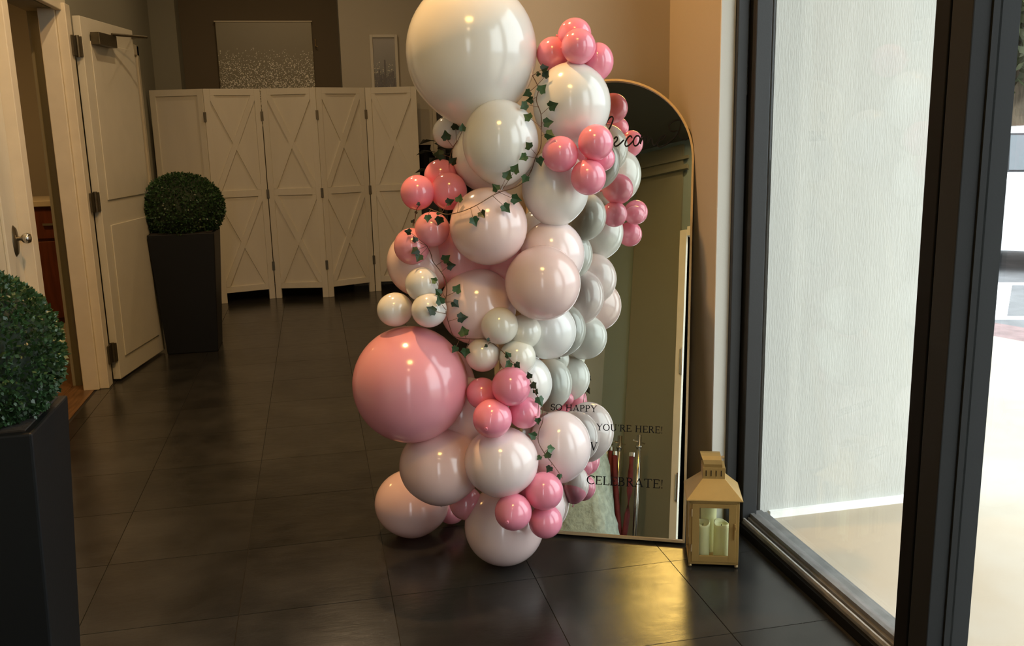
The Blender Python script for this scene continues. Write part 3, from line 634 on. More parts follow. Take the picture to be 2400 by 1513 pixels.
LAB = {
"giant_white": "giant white balloon crowning the column, cut by the top of the photo",
"white_upper_right": "large white balloon right of the giant white one, under the top pink cluster",
"white_upper_mid": "large white balloon below the giant white one, ivy down its right side",
"white_behind_mid": "large white balloon peeking out left of and behind the upper middle one",
"white_tiny_left": "small white balloon on the left edge below the giant white one",
"p_top_back": "highest small rose balloon of the topmost cluster",
"p_top_front": "front small rose balloon of the topmost cluster",
"p_top_left": "left small rose balloon of the topmost cluster, touching the giant white one",
"p_top_right": "right small rose balloon of the topmost cluster",
"p_mid_left": "left small rose balloon of the upper middle cluster, right of the ivy",
"p_mid_top": "top right small rose balloon of the upper middle cluster",
"p_mid_bottom": "lowest small rose balloon of the upper middle cluster",
"p_mid_back": "small rose balloon tucked behind the upper middle cluster on its right",
"white_mid_right": "large white balloon directly below the upper middle pink cluster",
"pale_right_back": "large very pale balloon behind and above the front pale pink one on the right",
"pale_mid_left": "large pale pink balloon crossed by the ivy at its top left",
"rose_core": "deep pink balloon inside the column, showing left of the middle",
"peach_left": "leftmost of the three peachy small balloons at the upper left edge",
"peach_top": "topmost of the three peachy small balloons at the upper left edge",
"peach_right": "right one of the three peachy small balloons, behind the ivy",
"pink_left_a": "small pink balloon under the peachy cluster with two ivy leaves on top",
"pink_left_b": "small pink balloon on the left edge with dark ivy leaves across it",
"peach_large": "large peachy pale balloon bulging out on the left behind the small pink ones",
"cream_a": "top one of the three small cream balloons on the left edge",
"cream_b": "leftmost of the three small cream balloons on the left edge",
"cream_c": "right one of the three small cream balloons on the left, ivy on its right",
"pale_centre": "large pale pink balloon in the centre right of the ivy stem",
"core_centre": "deep pink balloon showing through the gap in the very middle of the column",
"pale_front": "large pale pink balloon standing out foremost right of the middle",
"white_low_right": "large white balloon below the foremost pale pink one on the right",
"cream_d": "highest small cream balloon of the centre cluster below the middle",
"cream_e": "small cream balloon at the right of the centre cluster below the middle",
"cream_f": "small peach-tinted cream balloon at the left of the centre cluster",
"cream_g": "lowest small cream balloon of the centre cluster, above the lower rose cluster",
"big_pink": "giant glossy pink balloon on the lower left",
"big_pink_back": "deep pink balloon just behind the right edge of the giant pink one",
"white_low": "large white balloon right of the lower rose cluster behind the ivy",
"pk_low_left": "left small rose balloon of the lower middle cluster",
"pk_low_top": "top small rose balloon of the lower middle cluster",
"pk_low_front": "bottom small rose balloon of the lower middle cluster, its knot showing",
"pk_low_right": "right small rose balloon of the lower middle cluster beside the ivy",
"pale_gap": "pale pink balloon filling the gap under the lower middle rose cluster",
"pale_low_left": "large pale pink balloon right under the giant pink one",
"white_front_low": "large nearly white balloon below the lower middle rose cluster",
"pale_low_right": "large pale pink balloon on the lower right in front of the lettering",
"core_low": "pale pink balloon deep between the lowest large ones",
"floor_left": "pale pink balloon resting on the floor at the lower left",
"under_a": "small dark pink balloon on the floor behind the floor balloons",
"under_b": "small dark pink balloon tucked under the column above the floor",
"floor_front": "large pale pink balloon resting on the floor in front",
"pk_bot_top": "top small rose balloon of the lowest cluster",
"pk_bot_left": "left small rose balloon of the lowest cluster, its knot showing",
"pk_bot_right": "lowest small rose balloon of the lowest cluster",
"pk_bot_back": "small rose balloon half hidden behind the lowest cluster",
"white_bot_back": "whitish balloon behind the lowest rose cluster on its right",
"r_pink_top": "rose balloon at the back of the column, reflected above the script lettering",
"r_white_top": "white balloon at the back, reflected just left of the script lettering",
"r_white_top2": "white balloon at the back, reflected right beside the upper middle cluster",
"r_pink_a": "upper of the two rose back balloons reflected below the script lettering",
"r_pink_b": "lower of the two rose back balloons reflected below the script lettering",
"r_white_mid": "white balloon at the back reflected left of the two rose ones in the mirror",
"r_white_mid2": "white balloon at the back whose reflection rims the very pale right-hand one",
"r_white_mid3": "pale balloon at the back reflected right of the foremost pale pink one",
"r_white_low": "white balloon at the back reflected right of the lower right white one",
"r_white_low2": "white balloon at the back reflected above the words SO HAPPY",
"r_cream": "small white balloon at the back reflected at half height of the mirror",
"r_pink_c": "tiny rose balloon at the back reflected at the H of HAPPY",
"r_white_low3": "whitish balloon at the back reflected behind the letter V",
"r_pink_d": "lower rose back balloon reflected left of the word CELEBRATE",
"r_pink_e": "upper rose back balloon reflected between the V and CELEBRATE lines"
}
GRP = {'white': 'white balloons in the column', 'cream': 'small cream balloons in the column', 'cream2': 'small cream balloons in the column', 'pale': 'pale pink balloons in the column', 'pale2': 'pale pink balloons in the column', 'paleer': 'pale pink balloons in the column', 'mid': 'deep pink balloons inside the column', 'rose': 'small rose pink balloons in clusters', 'rose2': 'small rose pink balloons in clusters', 'bigpink': 'giant balloons in the column'}
AXIS = Vector((.60, 3.02, 0))
for n, P, r, c, sz in BALLS:
    bme, kme = BME[c]
    o = bpy.data.objects.new('balloon', bme); COL.objects.link(o)
    P = Vector(P); tilt = Vector((AXIS.x, AXIS.y, P.z)) - P
    front = n in ('pk_low_front', 'pk_bot_left', 'pk_low_right')
    o.location = P
    if front:      # these three show their knot to the viewer
        to = (Vector((0, 0, 1.45)) - P).normalized(); side = CX*(-.30 if n != 'pk_low_right' else .85) - CY*(.50 if n != 'pk_low_right' else .3)
        o.rotation_mode = 'QUATERNION'; o.rotation_quaternion = (to + side).normalized().to_track_quat('-Z', 'X'); rr = (r[0]+r[1])/2; o.scale = (rr, rr, rr)
    elif abs(r[0]-r[1]) > .005 or n == 'giant_white':
        o.scale = (r[0], r[0], r[1]); o.rotation_euler = (0, 0, random.uniform(0, 6))
    else:
        o.rotation_mode = 'QUATERNION'; o.rotation_quaternion = tilt.to_track_quat('-Z', 'X') if tilt.length > .02 else (1, 0, 0, 0); o.scale = (r[0], r[0], r[1])
    tag(o, LAB[n], 'balloon', GRP[c])
    k = bpy.data.objects.new('knot', kme); COL.objects.link(k); k.parent = o; k.location = (0, 0, -1.03); k.scale = (.9, .9, .9) if sz == 'small' else (.5, .5, .5)

# ------------------------------------------------------------------ ivy garlands
IVY = {"a": {"stem": [[0.6747, 2.8173, 1.6133], [0.6871, 2.7945, 1.5742], [0.6774, 2.7846, 1.5388], [0.6865, 2.7654, 1.4967], [0.6819, 2.7449, 1.4463], [0.6777, 2.7421, 1.3999], [0.661, 2.7411, 1.3688], [0.6545, 2.7727, 1.3298], [0.6365, 2.7963, 1.2971], [0.6034, 2.7883, 1.2791], [0.56, 2.7405, 1.2743], [0.5254, 2.6986, 1.2679], [0.4894, 2.6803, 1.2517], [0.4572, 2.6812, 1.2355], [0.4227, 2.7063, 1.2199], [0.3911, 2.7543, 1.2098], [0.3695, 2.784, 1.2135], [0.3393, 2.7977, 1.2265]], "leaves": [[[0.7085, 2.8068, 1.6323], 0.0183, [0.6747, 2.8173, 1.6133]], [[0.7024, 2.8534, 1.6202], 0.011, [0.6747, 2.8173, 1.6133]], [[0.7058, 2.771, 1.6126], 0.0164, [0.6747, 2.8173, 1.6133]], [[0.6885, 2.7573, 1.5712], 0.0204, [0.6871, 2.7945, 1.5742]], [[0.6594, 2.8244, 1.5621], 0.0183, [0.6774, 2.7846, 1.5388]], [[0.6683, 2.8299, 1.5419], 0.0167, [0.6774, 2.7846, 1.5388]], [[0.6272, 2.7232, 1.5215], 0.0193, [0.6774, 2.7846, 1.5388]], [[0.6307, 2.6969, 1.4878], 0.0191, [0.6865, 2.7654, 1.4967]], [[0.7124, 2.7257, 1.5213], 0.0218, [0.6865, 2.7654, 1.4967]], [[0.7009, 2.7452, 1.4722], 0.0203, [0.6865, 2.7654, 1.4967]], [[0.6878, 2.676, 1.4373], 0.0206, [0.6819, 2.7449, 1.4463]], [[0.6278, 2.6808, 1.4056], 0.0182, [0.6777, 2.7421, 1.3999]], [[0.6111, 2.6779, 1.3741], 0.0174, [0.661, 2.7411, 1.3688]], [[0.6599, 2.6886, 1.3613], 0.0191, [0.661, 2.7411, 1.3688]], [[0.5865, 2.6864, 1.34], 0.0205, [0.6365, 2.7963, 1.2971]], [[0.5637, 2.6962, 1.3217], 0.0206, [0.6034, 2.7883, 1.2791]], [[0.6252, 2.7287, 1.3095], 0.0177, [0.6365, 2.7963, 1.2971]], [[0.5319, 2.7164, 1.2855], 0.0175, [0.5254, 2.6986, 1.2679]], [[0.5847, 2.6875, 1.2526], 0.0214, [0.6034, 2.7883, 1.2791]], [[0.5481, 2.6574, 1.2298], 0.0211, [0.56, 2.7405, 1.2743]], [[0.479, 2.6578, 1.214], 0.0179, [0.4572, 2.6812, 1.2355]], [[0.4538, 2.6618, 1.1961], 0.0202, [0.4572, 2.6812, 1.2355]], [[0.424, 2.7308, 1.2559], 0.0175, [0.4227, 2.7063, 1.2199]], [[0.4038, 2.7976, 1.242], 0.0179, [0.3911, 2.7543, 1.2098]], [[0.333, 2.7875, 1.1993], 0.0162, [0.3393, 2.7977, 1.2265]], [[0.368, 2.7799, 1.192], 0.0194, [0.3695, 2.784, 1.2135]], [[0.3691, 2.8015, 1.2108], 0.0098, [0.3695, 2.784, 1.2135]]]}, "b": {"stem": [[0.3305, 2.8086, 1.1114], [0.344, 2.8307, 1.083], [0.3515, 2.8457, 1.0566], [0.371, 2.8495, 1.0294], [0.3873, 2.8398, 0.9988], [0.3868, 2.8162, 0.9688], [0.3784, 2.7816, 0.9482], [0.3715, 2.7342, 0.9106], [0.3865, 2.7695, 0.8585], [0.3977, 2.789, 0.8306], [0.4183, 2.7849, 0.8205], [0.4579, 2.7638, 0.8195], [0.4949, 2.7447, 0.8197], [0.5179, 2.7266, 0.8044], [0.5394, 2.7031, 0.7852], [0.5594, 2.6739, 0.7596]], "leaves": [[[0.2759, 2.817, 1.1563], 0.0147, [0.3305, 2.8086, 1.1114]], [[0.2939, 2.8004, 1.1337], 0.013, [0.3305, 2.8086, 1.1114]], [[0.293, 2.7947, 1.0992], 0.0187, [0.3305, 2.8086, 1.1114]], [[0.3028, 2.797, 1.0787], 0.0179, [0.344, 2.8307, 1.083]], [[0.3922, 2.8468, 1.0637], 0.02, [0.371, 2.8495, 1.0294]], [[0.4051, 2.8394, 1.0425], 0.02, [0.371, 2.8495, 1.0294]], [[0.3413, 2.7509, 1.0123], 0.0145, [0.3873, 2.8398, 0.9988]], [[0.3505, 2.733, 0.9792], 0.016, [0.3868, 2.8162, 0.9688]], [[0.3502, 2.7085, 0.9573], 0.0207, [0.3784, 2.7816, 0.9482]], [[0.3251, 2.7016, 0.9315], 0.0223, [0.3715, 2.7342, 0.9106]], [[0.4137, 2.7707, 0.9786], 0.0204, [0.3868, 2.8162, 0.9688]], [[0.404, 2.7609, 0.9355], 0.0179, [0.3784, 2.7816, 0.9482]], [[0.4195, 2.7424, 0.8939], 0.0219, [0.3865, 2.7695, 0.8585]], [[0.4253, 2.7477, 0.8469], 0.0229, [0.4183, 2.7849, 0.8205]], [[0.3965, 2.7542, 0.7948], 0.0164, [0.4183, 2.7849, 0.8205]], [[0.4272, 2.7393, 0.7865], 0.0196, [0.4183, 2.7849, 0.8205]], [[0.4915, 2.6967, 0.8303], 0.0081, [0.4949, 2.7447, 0.8197]], [[0.4884, 2.7197, 0.8054], 0.0081, [0.4949, 2.7447, 0.8197]], [[0.5492, 2.6867, 0.7788], 0.0146, [0.5394, 2.7031, 0.7852]], [[0.5471, 2.6668, 0.7556], 0.0161, [0.5594, 2.6739, 0.7596]], [[0.5717, 2.658, 0.7531], 0.0145, [0.5594, 2.6739, 0.7596]]]}, "c": {"stem": [[0.6206, 2.7124, 0.6948], [0.6386, 2.7053, 0.6468], [0.6662, 2.7371, 0.5934], [0.6723, 2.7546, 0.5379], [0.6599, 2.7582, 0.502], [0.6546, 2.7448, 0.4709], [0.6666, 2.7216, 0.4416], [0.6839, 2.7083, 0.4159], [0.7039, 2.7057, 0.386], [0.7215, 2.7042, 0.3557]], "leaves": [[[0.6022, 2.6315, 0.724], 0.0144, [0.6206, 2.7124, 0.6948]], [[0.6156, 2.6343, 0.6913], 0.0161, [0.6386, 2.7053, 0.6468]], [[0.6401, 2.7057, 0.6507], 0.0133, [0.6386, 2.7053, 0.6468]], [[0.6469, 2.6793, 0.6286], 0.0215, [0.6662, 2.7371, 0.5934]], [[0.6336, 2.657, 0.5715], 0.014, [0.6723, 2.7546, 0.5379]], [[0.6251, 2.6948, 0.5115], 0.0184, [0.6599, 2.7582, 0.502]], [[0.6854, 2.7117, 0.4561], 0.0179, [0.6666, 2.7216, 0.4416]], [[0.6766, 2.7115, 0.4356], 0.0171, [0.6666, 2.7216, 0.4416]], [[0.6357, 2.6582, 0.4498], 0.0117, [0.6666, 2.7216, 0.4416]], [[0.6732, 2.6842, 0.3999], 0.0161, [0.7039, 2.7057, 0.386]], [[0.7008, 2.6577, 0.3811], 0.0127, [0.7215, 2.7042, 0.3557]]]}, "d": {"stem": [[0.4503, 2.9023, 1.4238], [0.4404, 2.9303, 1.4041], [0.4332, 2.9424, 1.3815], [0.4252, 2.9331, 1.3514]], "leaves": [[[0.4224, 2.9472, 1.4388], 0.0214, [0.4503, 2.9023, 1.4238]], [[0.4516, 2.9437, 1.4684], 0.0188, [0.4503, 2.9023, 1.4238]], [[0.4483, 2.7812, 1.4619], 0.0162, [0.4503, 2.9023, 1.4238]], [[0.4001, 2.9595, 1.3821], 0.024, [0.4332, 2.9424, 1.3815]], [[0.4341, 2.8991, 1.3613], 0.0185, [0.4252, 2.9331, 1.3514]]]}, "e": {"stem": [[0.3209, 2.8593, 1.2358], [0.3124, 2.8854, 1.2184], [0.3083, 2.9234, 1.182], [0.3042, 2.945, 1.1599]], "leaves": [[[0.3157, 2.8606, 1.2359], 0.0091, [0.3209, 2.8593, 1.2358]], [[0.307, 2.9651, 1.173], 0.0103, [0.3083, 2.9234, 1.182]], [[0.3138, 2.9266, 1.2058], 0.0076, [0.3124, 2.8854, 1.2184]]]}}
IL = {'a': 'longest trailing ivy garland, from the giant white balloon down to the peach balloons', 'b': 'ivy garland winding down past the small cream balloons in the middle', 'c': 'ivy garland hanging down the right side of the lower pink balloons', 'd': 'short ivy sprig over the small white balloon at upper left', 'e': 'tiny ivy tip curling below the peach balloons at the left edge'}
LP = [(0, -1.0), (.24, -.62), (.46, -.30), (.84, .02), (.66, .26), (.56, .62), (.22, .66), (0, .48), (-.22, .66), (-.56, .62), (-.66, .26), (-.84, .02), (-.46, -.30), (-.24, -.62)]
def leaf_mesh(m, fold):
    bm = bmesh.new(); n = len(LP)
    top = [bm.verts.new((x, y, fold*abs(x)+.10*y*y)) for x, y in LP]; bot = [bm.verts.new((x, y, fold*abs(x)+.10*y*y-.03)) for x, y in LP]
    ct = bm.verts.new((0, -.1, -.02)); cb_ = bm.verts.new((0, -.1, -.05))
    for i in range(n):
        j = (i+1) % n; bm.faces.new((ct, top[j], top[i])); bm.faces.new((cb_, bot[i], bot[j])); bm.faces.new((top[i], top[j], bot[j], bot[i]))
    bmesh.ops.recalc_face_normals(bm, faces=bm.faces)
    me = bpy.data.meshes.new('leaf'); bm.to_mesh(me); bm.free(); me.materials.append(m)
    return me
LM_ = [leaf_mesh(ivy_m, .25), leaf_mesh(ivy_d, -.2), leaf_mesh(ivy_l, .3), leaf_mesh(ivy_m, -.35), leaf_mesh(ivy_d, .45)]
rv = random.Random(5)
for k, g in IVY.items():
    st_ = [Vector(p) for p in g['stem']]
    root = thing('ivy_garland', st_[-1], IL[k], 'ivy', 'artificial ivy on the balloon column')
    mb = MB()
    P = []
    for i in range(len(st_)-1):      # Catmull-Rom
        a, b, c, d = st_[max(i-1, 0)], st_[i], st_[i+1], st_[min(i+2, len(st_)-1)]
        for q in range(4):
            t = q/4; P.append(.5*((2*b)+(c-a)*t+(2*a-5*b+4*c-d)*t*t+(3*b-a-3*c+d)*t**3))
    P.append(st_[-1]); mb.tube(P, .0014, 6)
    lv = []
    for pos, rad, anc in g['leaves']:
        pos = Vector(pos); anc = min(P, key=lambda q: (q-pos).length); dirn = (pos-anc)
        to = (Vector((0, 0, 1.45))-pos).normalized()
        dirn = (dirn - to*dirn.dot(to)); dirn = dirn.normalized() if dirn.length > .004 else -CY
        dirn = (dirn + CX*rv.uniform(-.5, .5) + CY*rv.uniform(-.7, .25)).normalized()
        nrm = (to + CX*rv.uniform(-.55, .55) + CY*rv.uniform(-.45, .45)).normalized()
        y = -(dirn - nrm*dirn.dot(nrm)).normalized(); x = y.cross(nrm)
        base = pos + y*.42*rad
        mid = (anc+base)/2 + to*.006
        mb.tube([anc, mid, base], .0008, 5)
        kind = (1 if rv.random() < .7 else 0) if k in ('d', 'e') or (k == 'b' and pos.z > 1.03) else rv.choice([0, 0, 3, 2, 1] if k != 'a' else [0, 3, 0, 2, 4])
        q = bpy.data.objects.new('leaf', LM_[kind]); COL.objects.link(q)
        q.parent = root; q.matrix_parent_inverse = pinv(root)
        mx = Matrix((x, y, nrm)).transposed().to_4x4(); mx.translation = pos
        q.matrix_basis = mx @ Matrix.Diagonal((rad*.97, rad*.97, rad, 1))
    mb.build('stem', stem_m, root, smooth=True)

# ------------------------------------------------------------------ lantern with candles
LR = math.atan2(-.331, .944); LO = Vector((1.151, 2.688, 0))
lt = thing('candle_lantern', LO, 'tan metal lantern with glass sides standing in the corner by the window', 'lantern', rz=LR)
def lb(mb, name, m, parent=None, **k): return mb.build(name, m, parent or lt, world=False, **k)
Wd, Dp, z0, z1 = .164, .150, .012, .240
bs = MB().box(0, Wd, 0, Dp, z0, z0+.008); bs.box(0, Wd, 0, Dp, z1-.012, z1)
for x in (0, Wd-.010):
    for y in (0, Dp-.010): bs.box(x, x+.010, y, y+.010, z0, z1)
lb(bs, 'body', lant_m, bevel=.0012)
for x in (.006, Wd-.006):
    for y in (.006, Dp-.006): lb(MB().lathe([(0, .0), (.006, .003), (.0065, .008), (.004, .0125), (0, .0125)], 12, (x, y, 0)), 'foot', gold, smooth=True)
dd = lb(MB().box(.010, .034, -.003, .004, .022, .228).box(Wd-.034, Wd-.010, -.003, .004, .022, .228).box(.034, Wd-.034, -.003, .004, .022, .044).box(.034, Wd-.034, -.003, .004, .214, .228), 'door', lant_m, bevel=.0008)
lb(MB().box(.034, Wd-.034, 0, .0018, .044, .214), 'pane', thin_glass, dd)
for z in (.060, .185): lb(MB().box(.006, .011, -.006, -.003, z, z+.026).tube([(.0085, -.006, z), (.0085, -.006, z+.026)], .0022, 8), 'hinge', gold, dd)
lb(MB().box(Wd-.016, Wd-.012, -.007, -.003, .105, .160).tube([(Wd-.014, -.005, .150), (Wd-.010, -.012, .150), (Wd-.014, -.014, .140)], .0018, 6), 'latch', lant_m, dd)
for (a, b, c, d) in ((.0025, .0043, .010, Dp-.010), (Wd-.0043, Wd-.0025, .010, Dp-.010)): lb(MB().box(a, b, c, d, z0+.008, z1-.012), 'pane', thin_glass)
lb(MB().box(.010, Wd-.010, Dp-.0043, Dp-.0025, z0+.008, z1-.012), 'pane', thin_glass)
for (a, b, c, d) in ((.0, .004, .010, .022), (0, .004, Dp-.022, Dp-.010), (Wd-.004, Wd, .010, .022), (Wd-.004, Wd, Dp-.022, Dp-.010)): lb(MB().box(a, b, c, d, z0+.008, z1-.012), 'side_stile', lant_m)
rfm = MB().frustum((Wd/2+.010, Dp/2+.010), (Wd/2+.010, Dp/2+.010), z1, z1+.004, (Wd/2, Dp/2)).frustum((Wd/2+.009, Dp/2+.009), (.036, .034), z1+.004, z1+.062, (Wd/2, Dp/2))
lb(rfm, 'roof', lant_m, bevel=.001)
cz0, cz1 = z1+.060, z1+.100
cp = lb(MB().frustum((.037, .035), (.037, .035), cz0, cz1, (Wd/2, Dp/2)), 'vent_cap', lant_m, bevel=.0015)
for i in range(4):
    lb(MB().box(Wd/2-.027+i*.0165, Wd/2-.0245+i*.0165, Dp/2-.0362, Dp/2-.034, cz0+.010, cz0+.030), 'vent_slot', black_rub, cp)
for i in range(3): lb(MB().box(Wd/2+.0355, Wd/2+.0375, Dp/2-.018+i*.016, Dp/2-.0155+i*.016, cz0+.010, cz0+.030), 'vent_slot', black_rub, cp)
# broad strap handle, arched over the cap and folded slightly to the left
hb = MB(); pts = [(-.034, 0), (-.037, .012), (-.034, .026), (-.024, .037), (-.008, .042), (.010, .041), (.024, .034), (.032, .020), (.033, .004)]
A = []
for (py, pz) in pts:
    sh = -.010*(pz/.042)**1.5
    A.append([hb.bm.verts.new((Wd/2+xx+sh*kk, Dp/2+py*ss, cz1+pz*ss)) for ss, xx, kk in ((1, -.031, 1.3), (1, .027, .6), (.93, .027, .6), (.93, -.031, 1.3))])
for p_, q_ in zip(A, A[1:]):
    for i in range(4): j = (i+1) % 4; hb.bm.faces.new((p_[i], p_[j], q_[j], q_[i]))
hb.bm.faces.new(A[0]); hb.bm.faces.new(A[-1][::-1])
lb(hb, 'handle', lant_m)
lb(MB().tube([(Wd/2+.026, Dp/2, cz1+.024), (Wd/2+.036, Dp/2, cz1+.026)], .0045, 10), 'handle_knob', gold)
LT = Matrix.Translation(LO) @ Matrix.Rotation(LR, 4, 'Z')
for (x, y, h, r, lab) in ((.049, .045, .125, .0235, 'short ivory pillar candle at the left inside the lantern'), (.110, .045, .123, .0250, 'short ivory pillar candle at the right inside the lantern, with a wavy rim'), (.072, .098, .178, .0270, 'tall ivory pillar candle behind the two short ones in the lantern')):
    mb = MB(); seg = 28; rings = []
    for rr, zz, amp in ((r*.98, 0, 0), (r, .004, 0), (r, h*.9, 0), (r, h, .007), (r*.86, h+.001, .007), (r*.80, h-.010, .002), (r*.5, h-.014, 0)):
        rings.append([mb.bm.verts.new((rr*math.cos(2*math.pi*i/seg), rr*math.sin(2*math.pi*i/seg), zz + amp*(.5*math.sin(2*2*math.pi*i/seg+x*40)+.5*math.sin(2*math.pi*i/seg)) )) for i in range(seg)])
    for A_, B_ in zip(rings, rings[1:]):
        for i in range(seg): j = (i+1) % seg; mb.bm.faces.new((A_[i], A_[j], B_[j], B_[i]))
    mb.bm.faces.new(rings[0][::-1]); mb.bm.faces.new(rings[-1])
    root = thing('pillar_candle', LT @ Vector((x, y, z0+.008)), lab, 'candle', 'ivory candles in the lantern')
    mb.build('wax', wax, root, smooth=True, world=False)
    MB().tube([(0, 0, h-.015), (.0008, 0, h-.006)], .0011, 6).build('wick', black_rub, root, world=False)

# ------------------------------------------------------------------ planters with clipped box balls
def planter(cx, cy, top, base, h, bz, br, lab, n, ls, seed, sq=1.0):
    t = thing('potted_topiary', (cx, cy, 0), lab, 'plant', 'black planters with clipped box balls')
    pot = MB().frustum((base/2, base/2), (top/2, top/2), 0, h, (cx, cy)).build('planter', pot_m, t, bevel=.006)
    MB().frustum((top/2-.02, top/2-.02), (top/2-.02, top/2-.02), h, h+.004, (cx, cy)).build('soil', soil_m, t)
    MB().lathe([(0, h-bz), (.02, h-bz), (.018, 0), (0, 0)], 10, (cx, cy, bz)).build('stem', bark, t)
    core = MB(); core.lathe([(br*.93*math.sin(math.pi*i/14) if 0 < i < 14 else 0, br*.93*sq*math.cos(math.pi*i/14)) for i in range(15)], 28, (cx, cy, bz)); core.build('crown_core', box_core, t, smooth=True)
    rnd = random.Random(seed); mb = MB()
    for _ in range(n):
        v = Vector((rnd.gauss(0, 1), rnd.gauss(0, 1), rnd.gauss(0, 1))).normalized()
        k = br*rnd.uniform(.93, 1.02); p = Vector((cx, cy, bz)) + Vector((v.x*k, v.y*k, v.z*k*sq))
        d = (v + Vector((rnd.gauss(0, .75), rnd.gauss(0, .75), rnd.gauss(0, .75)))).normalized(); a = d.orthogonal().normalized()
        a = (Matrix.Rotation(rnd.uniform(0, 6.28), 3, d) @ a); s = ls*rnd.uniform(.7, 1.25)
        q = [mb.bm.verts.new(x_) for x_ in (p, p+d*s*.45+a*s*.36, p+d*s, p+d*s*.45-a*s*.36)]
        mb.bm.faces.new((q[0], q[1], q[2])); mb.bm.faces.new((q[0], q[2], q[3]))
    tag(mb.build('foliage', box_leaf, t), kind='stuff')
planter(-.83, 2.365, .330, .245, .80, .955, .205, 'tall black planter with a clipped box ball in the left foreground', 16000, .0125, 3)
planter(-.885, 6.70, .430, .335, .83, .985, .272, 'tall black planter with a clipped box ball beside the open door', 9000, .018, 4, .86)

# ------------------------------------------------------------------ folding screen
FS = thing('folding_screen', (-.2, 8.55, 0), 'white wooden folding screen with X braced panels across the hall', 'screen')
FP = [(-1.325, 8.62), (-.865, 8.47), (-.397, 8.60), (.078, 8.49), (.515, 8.67), (.975, 8.58)]
for i in range(5):
    (xa, ya), (xb, yb) = FP[i], FP[i+1]
    L = math.hypot(xb-xa, yb-ya)-.006; an = math.atan2(yb-ya, xb-xa)
    PM = Matrix.Translation((xa, ya, 0)) @ Matrix.Rotation(an, 4, 'Z') @ Matrix.Translation((.003, 0, 0))
    H_ = 1.865; zb = .09; sw = .052; zm = .965
    pn = MB().box(sw*.5, L-sw*.5, .014, .021, zb+.02, H_-.02, PM).build('panel', screen_m, FS)
    for x in (0, L-sw): MB().box(x, x+sw, 0, .026, .0, H_, PM).build('stile', screen_m, pn, bevel=.002)
    for a, b in ((H_-.055, H_), (zm-.03, zm+.03), (zb, zb+.055)): MB().box(sw, L-sw, .0005, .0255, a, b, PM).build('rail', screen_m, pn, bevel=.002)
    if i > 0:
        for za, zb2 in ((zm+.03, H_-.055), (zb+.055, zm-.03)):
            for q, (p0, p1) in enumerate((((sw, za), (L-sw, zb2)), ((L-sw, za), (sw, zb2)))):
                d = Vector((p1[0]-p0[0], p1[1]-p0[1])); l_ = d.length; d.normalize(); nn_ = Vector((-d.y, d.x))*.018
                # clip the bar's ends so that they stay inside the frame
                a_ = Vector(p0); b2 = Vector(p1)
                ex = .018/abs(d.x)
                poly = [(a_.x, a_.y), (a_.x+ (0.036 if d.x > 0 else -.036)*.9, a_.y), (b2.x, b2.y-ex*1.0), (b2.x, b2.y), (b2.x-(0.036 if d.x > 0 else -.036)*.9, b2.y), (a_.x, a_.y+ex*1.0)]
                MB().prism(poly, (-.002+q*.0015, .0145), PM).build('brace', screen_m, pn)
    if i < 4:
        for z in (.30, .95, 1.63): MB().box(xb-.012, xb+.012, yb-.010, yb+.022, z-.04, z+.04).build('hinge', bronze, FS)
# ------------------------------------------------------------------ pictures and things behind the screen
gp = thing('glitter_canvas', (-.35, 9.48, 1.9), 'large pale canvas with falling gold glitter on the far wall', 'picture')
MB().box(-.80, .088, 9.46, 9.498, 1.55, 2.52).build('canvas', glit_a, gp, bevel=.003)
MB().box(-.81, .095, 9.452, 9.498, 2.52, 2.532).build('top_edge', trim_m, gp)
MB().tube([(.115, 9.49, 2.36), (.115, 9.455, 2.36), (.115, 9.455, 2.30), (.135, 9.455, 2.29)], .006, 8).build('hook', gold, gp)
fp = thing('framed_picture', (.74, 9.04, 1.9), 'narrow white framed picture of a city skyline in silver glitter', 'picture')
fx0, fx1 = .605, .865
MB().box(fx0, fx0+.028, 9.015, 9.048, 1.60, 2.36).box(fx1-.028, fx1, 9.015, 9.048, 1.60, 2.36).box(fx0+.028, fx1-.028, 9.015, 9.048, 2.332, 2.36).box(fx0+.028, fx1-.028, 9.015, 9.048, 1.60, 1.628).build('frame', screen_m, fp, bevel=.003)
MB().box(fx0+.028, fx1-.028, 9.03, 9.044, 1.628, 2.332).build('print', glit_b, fp)
sk = MB(); rnd = random.Random(11)
for i in range(11):
    x = fx0+.035+i*.018; h = .10+.09*rnd.random()+(.12 if i == 5 else 0); sk.box(x, x+.015, 9.026, 9.0302, 1.86, 1.86+h)
sk.build('skyline', mat('grey_print', (.22, .22, .24), .6, noise=.2), fp)
bc = thing('bookcase', (1.36, 9.2, 0), 'dark bookcase in the corner behind the balloons', 'bookcase')
MB().box(1.205, 1.235, 8.7, 9.2, 0, 2.4).box(1.465, 1.495, 8.7, 9.2, 0, 2.4).box(1.235, 1.465, 9.17, 9.2, 0, 2.4).build('body', carb, bc)
for z in (.1, .6, 1.1, 1.6, 2.1, 2.37): MB().box(1.235, 1.465, 8.71, 9.17, z, z+.025).build('shelf', carb, bc)
vz = tag(MB().lathe([(0, 0), (.07, 0), (.11, .08), (.10, .22), (.05, .30), (.06, .34), (0, .34)], 24, (1.06, 8.86, 1.0)).build('vase', black_rub, smooth=True), 'shiny black vase just right of the folding screen', 'vase')
tag(MB().box(.985, 1.15, 8.72, 8.97, 0, .998).build('pedestal', carb), 'dark pedestal under the black vase behind the balloons', 'pedestal')
pl = thing('potted_palm', (1.02, 7.9, 0), 'dark leafy plant half hidden behind the peach balloons', 'plant')
MB().lathe([(0, 0), (.11, 0), (.15, .3), (.13, .3), (0, .27)], 20, (1.05, 7.9, 0)).build('pot', pot_m, pl, smooth=True)
